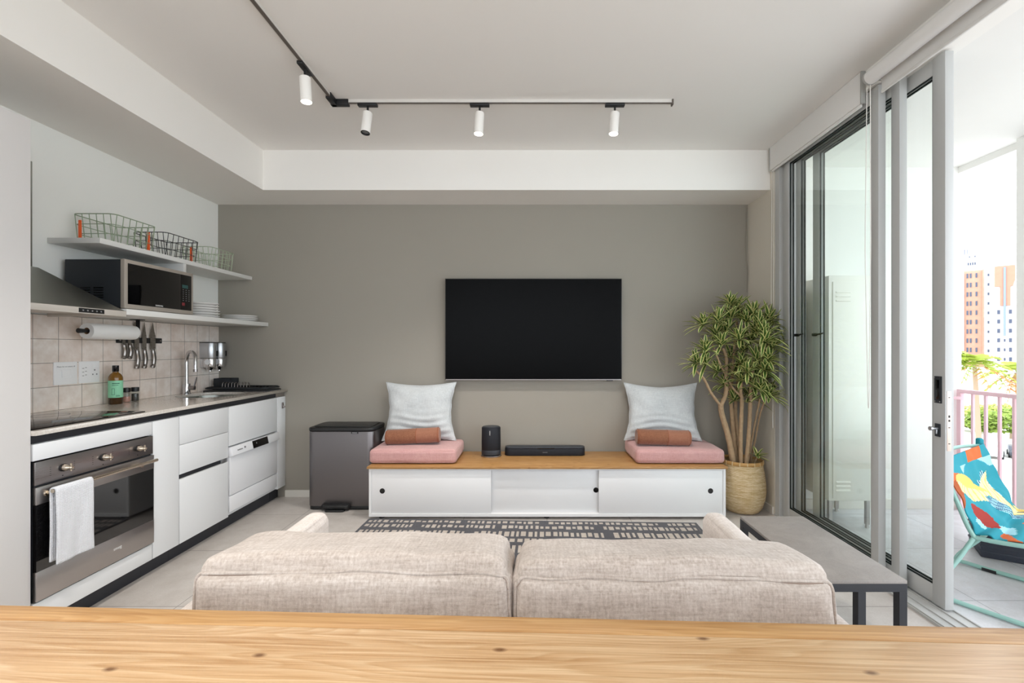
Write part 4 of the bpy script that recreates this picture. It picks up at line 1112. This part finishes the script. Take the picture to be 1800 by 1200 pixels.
# ------------------------------------------------------------------ low concrete bench table
ct = thing('side_table', 'low concrete-topped table with black steel frame by the glass doors', 'side table', (1.25, 2.03, 0))
x0, x1, y0, y1, zt = 1.085, 1.412, 1.706, 2.36, .40
MB().box(x0, x1, y0, y1, zt - .013, zt, bev=.0015).build('slab', 'concrete', ct, label='grey concrete slab')
f_ = MB(); t_ = .03; zb = zt - .0135
f_.box(x0, x1, y0, y0 + t_, zb - t_, zb, bev=.001).box(x0, x1, y1 - t_, y1, zb - t_, zb, bev=.001).box(x0, x0 + t_, y0 + t_, y1 - t_, zb - t_, zb, bev=.001).box(x1 - t_, x1, y0 + t_, y1 - t_, zb - t_, zb, bev=.001)
f_.build('frame', 'table_steel', ct, smooth=0)
for x, y in ((x0, y0), (x1 - t_, y0), (x0, y1 - t_), (x1 - t_, y1 - t_), (x1 - .185, y0 + .0)):
    MB().box(x, x + t_, y, y + t_, .0095 if x < 1.1 else 0, zb - t_, bev=.001).build('leg', 'table_steel', ct, smooth=0)

# ------------------------------------------------------------------ plant
PX, PY = 1.662, 3.585
pt = thing('potted_plant', 'tall variegated dracaena in a woven bamboo basket', 'plant', (PX, PY, 0))
prof = [(0, .002), (.105, .002), (.125, .006), (.148, .04), (.166, .10), (.174, .16), (.172, .22), (.163, .30), (.152, .36), (.149, .395), (.143, .395), (.146, .36), (.156, .30), (.16, .25)]
bk = MB().lathe(prof, (PX, PY, 0), 64).build('basket', 'basket', pt, smooth=60)
MB().lathe([(.1525, .372), (.156, .380), (.156, .396), (.150, .401), (.142, .396), (.141, .382)], (PX, PY, 0), 48).build('basket_rim', 'bamboo_rim', pt, smooth=60, label='split bamboo rim')
bd = MB()
for k in range(18):
    a = 2 * PI * k / 18
    bd.cyl((PX + .1545 * math.cos(a), PY + .1545 * math.sin(a), .37), (PX + .153 * math.cos(a), PY + .153 * math.sin(a), .403), .0045, seg=6)
bd.build('rim_lashing', 'basket', bk)
MB().lathe([(0, .352), (.08, .348), (.150, .342)], (PX, PY, 0), 32).build('soil', 'soil', pt)
def stem_(pts, r0, r1):
    p = bez([at(*q) for q in pts], 6); n = len(p)
    MB().tube(p, [r0 + (r1 - r0) * i / (n - 1) + .0012 * math.sin(i * 2.3) for i in range(n)], 9).build('stem', 'bark', pt, smooth=60)
stem_([(1291, 826, 3.56), (1281, 770, 3.55), (1269, 728, 3.54), (1267, 711, 3.53)], .024, .02)
stem_([(1267, 713, 3.53), (1250, 690, 3.50), (1237, 665, 3.47), (1224, 652, 3.45)], .011, .008)
stem_([(1267, 713, 3.53), (1276, 690, 3.53), (1276, 655, 3.54), (1277, 630, 3.55), (1271, 612, 3.56)], .017, .011)
stem_([(1277, 662, 3.54), (1266, 640, 3.5), (1256, 615, 3.48), (1250, 600, 3.47)], .008, .006)
stem_([(1274, 690, 3.53), (1284, 676, 3.56), (1288, 640, 3.6), (1292, 600, 3.62), (1295, 565, 3.64)], .011, .008)
stem_([(1297, 828, 3.60), (1290, 770, 3.61), (1286, 720, 3.62), (1284, 690, 3.63), (1290, 640, 3.65)], .02, .011)
stem_([(1303, 830, 3.55), (1302, 770, 3.53), (1304, 705, 3.51), (1302, 690, 3.49), (1303, 672, 3.48)], .0165, .012)
stem_([(1304, 697, 3.5), (1290, 684, 3.49), (1281, 668, 3.48)], .009, .007)
stem_([(1299, 826, 3.62), (1297, 770, 3.64), (1293, 715, 3.66), (1300, 650, 3.66), (1310, 580, 3.66)], .016, .01)
stem_([(1310, 828, 3.54), (1316, 770, 3.52), (1319, 705, 3.50), (1320, 675, 3.48), (1325, 640, 3.46)], .0175, .011)
stem_([(1314, 826, 3.60), (1322, 770, 3.56), (1331, 724, 3.52), (1336, 700, 3.48)], .0085, .007)
stem_([(1317, 824, 3.62), (1327, 775, 3.58), (1336, 728, 3.52), (1344, 705, 3.47)], .0075, .006)
stem_([(1320, 822, 3.58), (1327, 812, 3.55), (1331, 803, 3.52)], .006, .005)
def rosette(c, up, n, L, wd, rnd):
    mb = MB(); c = Vector(c); up = Vector(up).normalized()
    a = up.orthogonal().normalized(); b = up.cross(a)
    for i in range(n):
        th = i * 2.39996 + rnd.uniform(-.2, .2); k = (i + .5) / n
        el = .15 + 1.25 * (1 - k) ** .8 if i else 0
        ln = L * rnd.uniform(.78, 1.12) * (.75 + .25 * math.sin(PI * min(1, k + .15)))
        d0 = (up * math.cos(1.45 - (1.45 - .25) * k) + (a * math.cos(th) + b * math.sin(th)) * math.sin(1.45 - (1.45 - .25) * k)).normalized()
        droop = rnd.uniform(.12, .55) * (1.15 - k * .6)
        side = d0.cross(Vector((0, 0, 1)))
        if side.length < 1e-3: side = a.copy()
        side.normalize()
        N = 6; rows = []
        for j in range(N + 1):
            t = j / N
            p = c + d0 * ln * t + Vector((0, 0, -1)) * droop * ln * t * t * .75
            hw = wd * (.5 + 1.5 * t) * (1 - t) ** .7 * 1.3 if t < 1 else 0
            hw = max(hw, .0006)
            nrm = side.cross(d0).normalized()
            row = []
            for s in (-1, -.58, 0, .58, 1):
                q = p + side * hw * s + nrm * abs(s) * hw * .35
                q.x = min(q.x, 1.852 if q.y < 3.43 else 1.832); q.y = min(q.y, 3.893)
                row.append(mb.bm.verts.new(q))
            rows.append(row)
        for j in range(N):
            for s in range(4):
                f = mb.bm.faces.new((rows[j][s], rows[j][s + 1], rows[j + 1][s + 1], rows[j + 1][s])); f.material_index = 1 if s in (0, 3) else 0
    return mb
rl = random.Random(11)
ROS = [(1236, 572, 3.52), (1262, 566, 3.50), (1240, 617, 3.46), (1268, 607, 3.44), (1285, 560, 3.58), (1299, 598, 3.42), (1224, 640, 3.46), (1241, 641, 3.5), (1300, 560, 3.6), (1312, 566, 3.5), (1336, 574, 3.42),
       (1344, 590, 3.36), (1352, 566, 3.46), (1325, 556, 3.52), (1345, 602, 3.32), (1304, 640, 3.46), (1314, 655, 3.38), (1330, 634, 3.42), (1350, 634, 3.34), (1345, 652, 3.34), (1336, 652, 3.42), (1274, 678, 3.56),
       (1303, 670, 3.46), (1326, 682, 3.42), (1338, 688, 3.38), (1352, 697, 3.38), (1291, 705, 3.6), (1318, 700, 3.56), (1262, 655, 3.56), (1284, 535, 3.56), (1293, 543, 3.6), (1276, 585, 3.62), (1320, 600, 3.6), (1306, 618, 3.62),
       (1285, 630, 3.68), (1340, 668, 3.55), (1258, 590, 3.6), (1331, 803, 3.50), (1325, 668, 3.6), (1356, 612, 3.38), (1328, 585, 3.44), (1290, 655, 3.64)]
for px, py, Y in ROS:
    c = at(px, py, Y)
    out = Vector((c.x - 1.62, c.y - 3.6, .22)) + Vector((0, -.10, .0))
    small = py > 780
    mb = rosette(c, out.normalized() + Vector((0, 0, .55)), 11 if small else 24, .11 if small else rl.uniform(.155, .215), .0135, rl)
    mb.build('leaf_cluster', ['leaf_green', 'leaf_cream'], pt, smooth=60)
# ================================================================== balcony
S('floor_balcony', 'floor_out', [(2.03, 3.55, -3.4, 3.65, -.12, -.004)], 'pale blue-grey balcony floor tiles beyond the doors', 'floor')
S('ceiling_balcony', 'white_outdoor', [(2.06, 3.45, -3.4, 4.05, 2.71, 2.95), (3.40, 3.46, -3.4, 4.05, 2.66, 2.96)], 'white balcony ceiling slab', 'ceiling')
S('wall_balcony', 'white_outdoor', [(2.06, 3.425, 3.62, 3.9, -.1, 2.71)], 'white wall closing the far end of the balcony', 'wall')
S('baseboard_balcony', 'skirting', [(2.06, 3.42, 3.606, 3.62, -.004, .075)], 'grey-white skirting at the foot of the balcony end wall', 'skirting', .002)
S('pillar', 'white_outdoor', [(3.34, 3.62, 2.7, 3.13, -.1, 2.71)], 'pale pillar at the outer edge of the balcony', 'pillar')
rg = thing('balcony_railing', 'pink painted metal balcony railing with vertical bars', 'railing', (3.39, 1.8, -.004))
def rail_run(ya, yb):
    MB().box(3.372, 3.408, ya, yb, .918, .948, bev=.003).build('top_rail', 'pink_paint', rg)
    MB().box(3.38, 3.40, ya, yb, .10, .125, bev=.002).build('bottom_rail', 'pink_paint', rg)
    y = yb - .015; first = True
    while y > ya + .01:
        w_ = .016 if first else .0085
        MB().box(3.39 - w_, 3.39 + w_, y - w_, y + w_, -.004 if first else .125, .918, bev=.001).build('post' if first else 'baluster', 'pink_paint', rg, smooth=0)
        y -= .1; first = False
rail_run(3.135, 3.605); rail_run(-.6, 2.695)
MB().box(3.30, 3.385, 3.555, 3.575, .87, .893, bev=.002).build('wall_bracket', 'pink_paint', rg)

# locker behind the glass
lk_ = thing('metal_locker', 'off-white metal locker on short feet behind the glass door', 'locker', (2.29, 3.4, 0))
M['locker'] = plain('off-white locker enamel', '#ece8e1', .5, spec=.4)
MB().box(2.11, 2.43, 3.222, 3.60, .19, 1.785, bev=.003).build('body', 'locker', lk_)
ld = MB().box(2.135, 2.405, 3.214, 3.222, .21, 1.74, bev=.002).build('door', 'locker', lk_)
for z in (1.675, 1.645, 1.615, .335, .305, .275):
    MB().prism([(3.2145, z), (3.206, z - .012), (3.2145, z - .014)], -2.255, -2.155, mat=Matrix(((0, 0, -1, 0), (1, 0, 0, 0), (0, 1, 0, 0), (0, 0, 0, 1)))).build('louver', 'locker', ld)
for x in (2.125, 2.39):
    for y in (3.235, 3.56):
        MB().box(x - .012, x + .012, y - .012, y + .012, .02, .19).cyl((x, y, -.004), (x, y, .02), .014, .01).build('foot', 'steel', lk_)

# planter crate
cr = thing('ribbed_crate', 'dark ribbed plastic crate on the balcony behind the lounge chair', 'crate', (3.05, 2.75, -.004))
cr.rotation_euler = (0, 0, math.radians(-33))
mb = MB(local=True); mb.box(-.27, .27, -.14, .14, 0, .19, bev=.008)
for z in (.03, .065, .1, .135, .17): mb.box(-.274, .274, -.144, .144, z, z + .014, bev=.004)
mb.build('shell', 'crate', cr)

# lounge chair: bent teal tube frame with a printed sling
ch = thing('lounge_chair', 'teal tube-framed lounge chair with a fish-printed sling on the balcony', 'chair', (2.55, 2.4, -.004))
N0, N1 = Vector((2.29, 2.355, .295)), Vector((2.205, 2.46, .66)); W = Vector((.62, .40, 0)); D = Vector((.55, -.83, 0)).normalized()
def side(o):
    a, b = N0 + o, N1 + o; c = a + D * .50 + Vector((0, 0, .05))
    MB().tube(bez([b, b.lerp(a, .5), a.lerp(b, .06), a + D * .04, a.lerp(c, .5), c], 6), .0115, 10).build('side_rail', 'teal_metal', ch, smooth=60)
side(Vector((0, 0, 0))); side(W)
MB().tube(bez([N1, N1 + W * .5 + Vector((-.02, .03, .02)), N1 + W], 8), .0105, 10).build('back_rail', 'teal_metal', ch, smooth=60)
c0 = N0 + D * .50 + Vector((0, 0, .05))
MB().tube([c0, c0 + W], .0105, 10).build('front_rail', 'teal_metal', ch, smooth=60)
for o in (Vector((0, 0, 0)), W):
    g0 = Vector((2.10, 2.30, .010)) + (Vector((.47, .36, 0)) if o.length else o); g1 = g0 + D * .66
    e = N0 + o
    MB().tube(bez([e + Vector((0, 0, -.008)), e.lerp(g0 - D * .05, .5), g0 - D * .06 + Vector((0, 0, .02)), g0, g0.lerp(g1, .5), g1, g1 + D * .03 + Vector((0, 0, .02)), c0 + o + Vector((0, 0, -.01))], 7), .011, 10).build('runner', 'teal_metal', ch, smooth=60)
    for f in ((.12,) if o.length else ()):
        q = g0.lerp(g1, f); MB().box(-.03, .03, -.012, .012, -.0135, .004, mat=Matrix.Translation(q) @ Matrix.Rotation(math.atan2(D.y, D.x), 4, 'Z')).build('pad', 'black_plastic', ch, smooth=0)
SL = {'sling_teal': '#2f8f9e', 'sling_yellow': '#ecc56a', 'sling_cream': '#f0dfa6', 'sling_orange': '#d0683a', 'sling_navy': '#23466b', 'sling_red': '#9c3b34', 'sling_pale': '#9fd0dc', 'sling_brown': '#a4522c'}
for k, v in SL.items(): M[k] = plain(k.replace('_', ' ') + ' print', v, .8, spec=.2, bump=.2, bscale=500)
KEYS = list(SL)
def fish(u, v, cx, cy, L, H, ang):
    """0 outside, 1 body, 2 tail/fin, local x along the fish"""
    x, y = u - cx, v - cy; c, s = math.cos(ang), math.sin(ang)
    x, y = x * c + y * s, -x * s + y * c
    if (x / L) ** 2 + (y / H) ** 2 < 1: return 1, x / L, y / H
    if L * .8 < x < L * 1.65 and abs(y) < (x - L * .7) * .85: return 2, x / L, y / H
    if -L * .3 < x < L * .5 and H * .7 < y < H * (1.7 - .6 * x / L): return 2, x / L, y / H
    return 0, 0, 0
def colour(u, v):
    """u across the chair (0 near rail, 1 far rail), v from top of the back (0) to the front of the seat (1)"""
    k, a, b = fish(u, v, .34, .25, .26, .07, .35)
    if k: return 2 if (k == 2 or b > .1) and math.sin(a * 26 + b * 4) < .75 else 1
    k, a, b = fish(u, v, .70, .33, .15, .075, 1.9)
    if k: return 4 if math.sin(a * 14 + b * 12) > .1 else 6
    k, a, b = fish(u, v, .50, .46, .13, .05, -2.2)
    if k: return 4 if math.sin(b * 16 + a * 5) > 0 else 6
    k, a, b = fish(u, v, .16, .44, .10, .055, 1.3)
    if k: return 5 if k == 1 else 6
    k, a, b = fish(u, v, .75, .62, .24, .09, 2.6)
    if k: return 1 if math.sin(b * 9) > -.3 else 2
    k, a, b = fish(u, v, .35, .72, .2, .07, .2)
    if k: return 3 if k == 1 else 2
    if u < .22 and .08 + u * .3 < v < .34 - u * .3: return 7 if v > .16 else 3
    if v < .09 and .5 < u < .85: return 3
    if .09 < v < .12 + .05 * math.sin(u * 8) and u > .3: return 6
    if v > .58 and math.sin(u * 19 + v * 31) > .78: return 3
    return 0
def sling_pt(u, v):
    a, b = N0 + W * u, N1 + W * u; c = a + D * .50 + Vector((0, 0, .05))
    vb = .52
    if v < vb: p = b.lerp(a, v / vb)
    else: p = a.lerp(c, (v - vb) / (1 - vb))
    bell = math.sin(PI * u) ** .7
    k = math.exp(-((v - vb) / .16) ** 2)
    p = p + Vector((0, 0, 1)) * (.03 * bell * k) + D * (.055 * bell * k)          # the cloth bridges the bend
    p += Vector((0, 0, -.05)) * bell * (v > vb) * min(1, (v - vb) * 3) - D * .035 * bell * (1 - abs(v / vb - .5) * 2 if v < vb else 0)
    w_ = mnoise.noise(Vector((u * 6, v * 9, 1))) * .012 + .010 * math.sin(v * 60 + u * 9) * math.exp(-((v - vb - .05) / .08) ** 2)
    p += (Vector((0, 0, 1)) + D) * w_
    return p + D * .012 + Vector((0, 0, .012))
n = 130
cells = [[colour((i + .5) / n, (j + .5) / n) for j in range(n)] for i in range(n)]
so_ = MB().grid(lambda u, v: sling_pt(u, v), n, n, mif=lambda i, j: cells[i][j]).build('sling', KEYS, ch, smooth=80, label='teal cloth sling printed with yellow and navy fish')
so_.modifiers.new('thick', 'SOLIDIFY').thickness = .006
kn = N1 + W
MB().rbox(kn + Vector((-.005, .0, .02)), (.035, .035, .055), .014, 6).build('corner_pocket', 'sling_teal', ch, smooth=80)

# ================================================================== the town beyond
GZ = -13.0
M['street_sun_tone'] = plain('street with sunlight in its colour', '#d9d6d0', .9, var=.1, vscale=.3)  # sunlight put into the colour: ground lightened to bounce more light upward
S('ground_street', 'street_sun_tone', [(8, 420, -60, 420, GZ - 1, GZ)], 'pale street and parking ground far below', 'ground')
M['brick'] = plain('orange brick facade', '#c99a84', .85, var=.25, vscale=.6)
M['brick_far'] = plain('salmon brick panel', '#b98a74', .85, var=.15, vscale=.6)
M['facade'] = plain('pale facade', '#d9d3cf', .85, var=.06, vscale=.3)
M['facade_grey'] = plain('grey pink facade', '#c9bfc4', .85, var=.06, vscale=.3)
M['glass_far'] = plain('dark far window', '#4b5468', .3)
M['blue_band'] = plain('blue glazed band', '#7f8fb5', .3)
M['roof_far'] = plain('pale roof', '#c3bcb7', .8)
DB, YB2 = 214.0, 150.0
ang = math.atan2(812, 800)
def bld(name, label, px0, dist=YB2):
    r = thing(name, label, 'building', ((px0 - 933) * dist / 800, dist, GZ)); r.rotation_euler = (0, 0, -ang); return r
def U(px, px0, dist=YB2): return (px - px0) * dist / 800 * math.cos(ang)
def Z(py, dist=YB2): return CAMZ - (py - 612) * dist / 800 - GZ
def block(r, name, mat, pa, pb, ya, yb, px0, depth=14, off=0.0, dist=YB2, parent=None):
    mb = MB(local=True); mb.box(U(pa, px0, dist), U(pb, px0, dist), off, off + depth, max(0, Z(yb, dist) if yb < 600 else 0), Z(ya, dist)); return mb.build(name, mat, parent or r, smooth=0)
def windows(r, xs, ys, px0, wpx, hpx, mat, off, dist=YB2):
    for x in xs:
        for y in ys:
            mb = MB(local=True); u, z = U(x, px0, dist), Z(y, dist); hw, hh = U(px0 + wpx / 2, px0, dist), hpx / 2 * dist / 800
            mb.box(u - hw, u + hw, off - .15, off + .05, z - hh, z + hh); mb.build('window', mat, r, smooth=0)
P0 = 1738
ba = bld('apartment_tower', 'tall orange brick apartment tower with white central bay seen past the railing', P0)
block(ba, 'brick_wing', 'brick', 1693, 1729, 473, 661, P0)
block(ba, 'balcony_bay', 'facade_grey', 1689, 1693.5, 477, 661, P0, 10, -.6)
block(ba, 'white_bay', 'facade', 1729, 1746, 475, 661, P0, 14, -.8)
block(ba, 'pier', 'brick', 1727, 1729.5, 473, 661, P0, 12, -1.0)
windows(ba, (1699.5, 1705.5, 1716), [482 + 16.6 * i for i in range(9)], P0, 3.4, 8, 'glass_far', 0)
windows(ba, (1737.5,), [483.5 + 16.6 * i for i in range(9)], P0, 3, 4.5, 'glass_far', -.8)
for i in range(9):
    mb = MB(local=True); mb.box(U(1729, P0), U(1746, P0), -.95, -.8, Z(492 + 16.6 * i), Z(491 + 16.6 * i)); mb.build('floor_band', 'facade_grey', ba, smooth=0)
P1 = 1766
bb = bld('white_tower', 'white apartment tower with an orange T-shaped panel and blue glazed strip', P1, 140)
block(bb, 'walls', 'facade', 1748, 1785, 468, 661, P1, 14, 0, 140)
block(bb, 'brick_panel', 'brick_far', 1748, 1784, 467, 503, P1, 1, -.5, 140)
block(bb, 'brick_stem', 'brick_far', 1758, 1776, 503, 537, P1, 1, -.5, 140)
block(bb, 'glazed_strip', 'blue_band', 1764, 1768, 470, 590, P1, 1, -.8, 140)
windows(bb, (1755.5, 1776), [548 + 16.6 * i for i in range(6)], P1, 5, 7, 'glass_far', 0, 140)
windows(bb, (1766,), [598 + 16.6 * i for i in range(3)], P1, 3, 5, 'glass_far', 0, 140)
P2 = 1800
bc = bld('balcony_block', 'pale apartment block with stacked balconies at the edge of the view', P2, 112)
block(bc, 'walls', 'facade_grey', 1784, 1840, 492, 661, P2, 12, 0, 112)
for i in range(9):
    mb = MB(local=True); mb.box(U(1785, P2, 112), U(1806, P2, 112), -1.4, 0, Z(508 + 14 * i, 112), Z(503 + 14 * i, 112)); mb.build('balcony', 'facade', bc, smooth=0)
P3 = 1709
bdl = bld('distant_tower', 'small white rooftop tower with aerials behind the brick tower', P3, 200)
block(bdl, 'walls', 'facade', 1692, 1724, 446, 640, P3, 10, 0, 200)
windows(bdl, (1704, 1714), [451], P3, 2, 2.5, 'glass_far', 0, 200)
windows(bdl, (1702, 1706, 1710, 1714), [463.5], P3, 2.4, 4.5, 'glass_far', 0, 200)
for px in (1695, 1700, 1704, 1709):
    mb = MB(local=True); mb.box(U(px - .7, P3, 200), U(px + .7, P3, 200), 0, .5, Z(446, 200), Z(437, 200)); mb.build('aerial', 'glass_far', bdl, smooth=0)

# low white wall beyond the car park
M['far_wall'] = plain('white street wall', '#dddad4', .85)
bw = MB(local=True); bw.box(-16, 18, 0, 6, 0, 9.5); bwo = bw.build('low_building', 'far_wall', org=at(1745, 640, 110).xy[:] + (GZ,), smooth=0, rot=(0, 0, -ang))
tag(bwo, 'low white building behind the palm trees', 'building')

def palm(px, py, Y, label, seed):
    c = at(px, py, Y); r = random.Random(seed)
    t = thing('palm_tree', label, 'palm tree', (c.x, c.y, GZ), group='palm trees by the street')
    MB().tube(bez([(c.x + .7, c.y, GZ), (c.x + .3, c.y, -6), (c.x, c.y, c.z)], 6), [.3 - .1 * i / 12 for i in range(13)], 8).build('trunk', 'palm_trunk', t)
    mb = MB(); dm = MB()
    for i in range(34):
        th = r.uniform(0, 2 * PI); el = r.uniform(-.5, 1.3); L = r.uniform(2.5, 3.4)
        d = Vector((math.cos(th) * math.cos(el), math.sin(th) * math.cos(el), math.sin(el))); tgt = mb if el > -.15 else dm
        side = d.cross(Vector((0, 0, 1))).normalized()
        prev = None
        for j in range(8):
            t_ = j / 7; p = c + d * L * t_ + Vector((0, 0, -1.8)) * t_ * t_
            if j > 1:
                for s in (-1, 1):
                    q = p + side * s * 1.2 * math.sin(PI * min(1, t_ * .9 + .08)) + d * .5 + Vector((0, 0, -.45))
                    tgt.face([p - d * .17, p + d * .17, q])
            if prev is not None: tgt.face([prev - side * .03, prev + side * .03, p + side * .03, p - side * .03])
            prev = p
    mb.build('crown', 'palm_green', t, smooth=0); dm.build('dead_fronds', 'palm_dry', t, smooth=0, label='dry brown fronds under the crown')
M['palm_green'] = plain('palm green', '#a8b84a', .6, var=.3, vscale=1); M['palm_dry'] = plain('dry palm frond', '#c48a55', .8); M['palm_trunk'] = plain('palm trunk', '#a58f78', .9)
palm(1713, 640, 54, 'palm tree with dry skirt in front of the orange brick tower', 2)
palm(1787, 655, 54, 'palm tree with dry skirt nearer the balcony pillar', 5)
M['tree_green'] = plain('street tree leaves', '#8fa648', .7, var=.4, vscale=.8); M['tree_green2'] = plain('yellow green street tree leaves', '#b4bd5e', .7, var=.4, vscale=.8)
def tree(px, py, Y, R, label, mat, seed):
    c = at(px, py, Y); r = random.Random(seed)
    t = thing('street_tree', label, 'tree', (c.x, c.y, GZ), group='street trees below the balcony')
    MB().cyl((c.x, c.y, GZ), (c.x, c.y, c.z), .16, .1, 8).build('trunk', 'palm_trunk', t)
    mb = MB()
    for i in range(900):
        v = Vector((r.gauss(0, 1), r.gauss(0, 1), r.gauss(0, 1))).normalized() * R * r.uniform(.55, 1.0); v.z *= .72
        v += mnoise.noise_vector(v * .7 + Vector((seed, 0, 0))) * .5
        a = Vector((r.gauss(0, 1), r.gauss(0, 1), r.gauss(0, 1))).normalized(); b = a.orthogonal().normalized(); s = r.uniform(.22, .45)
        p = c + v; mb.face([p - a * s, p + b * s * .6, p + a * s, p - b * s * .6])
    mb.build('crown', mat, t, smooth=0)
for px, py, Y, R, mt, sd, lab in ((1712, 735, 78, 2.9, 'tree_green2', 1, 'yellow-green street tree behind the first railing bars'), (1731, 740, 64, 2.2, 'tree_green', 2, 'darker green street tree in the middle of the railing'),
                                  (1754, 728, 86, 3.0, 'tree_green2', 3, 'pale street tree right of the darker tree'), (1777, 738, 72, 2.6, 'tree_green', 4, 'green street tree above the parked cars'), (1806, 725, 96, 3.4, 'tree_green2', 5, 'pale street tree half behind the balcony pillar')):
    tree(px, py, Y, R, lab, mt, sd)
def car(px, py, Y, col, label, rz):
    c = at(px, py, Y); t = thing('parked_car', label, 'car', (c.x, c.y, GZ), rz, group='parked cars below the balcony')
    pf = [(-2.1, .35), (-2.1, .75), (-1.95, .9), (-1.3, .98), (-.7, 1.42), (.7, 1.45), (1.45, 1.0), (2.0, .92), (2.1, .7), (2.1, .35)]
    rx = Matrix(((1, 0, 0, 0), (0, 0, 1, 0), (0, 1, 0, 0), (0, 0, 0, 1)))
    mb = MB(local=True); mb.prism(pf, -.82, .82, bev=.06, mat=rx); mb.build('body', col, t)
    mb = MB(local=True); mb.prism([(-1.15, 1.0), (-.65, 1.36), (.65, 1.38), (1.25, 1.0)], -.84, .84, bev=.01, mat=rx); mb.build('side_windows', 'glass_far', t)
    for x in (-1.3, 1.3):
        for y in (-.8, .8):
            mb = MB(local=True); mb.cyl((x, y - .1, .32), (x, y + .1, .32), .32); mb.build('wheel', 'black_plastic', t)
M['car_white'] = plain('white car paint', '#dedede', .3); M['car_dark'] = plain('dark car paint', '#4a4d55', .3); M['car_silver'] = plain('silver car paint', '#b4b8bd', .3, .4)
for px, Y, cl, rz, lab in ((1708, 60, 'car_silver', .8, 'silver parked car nearest the corner railing post'), (1748, 60, 'car_white', .75, 'white parked car in the middle of the street view'), (1788, 60, 'car_dark', .82, 'dark parked car left of the balcony pillar')):
    car(px, 612 + 14.27 * 800 / Y, Y, cl, lab, rz)
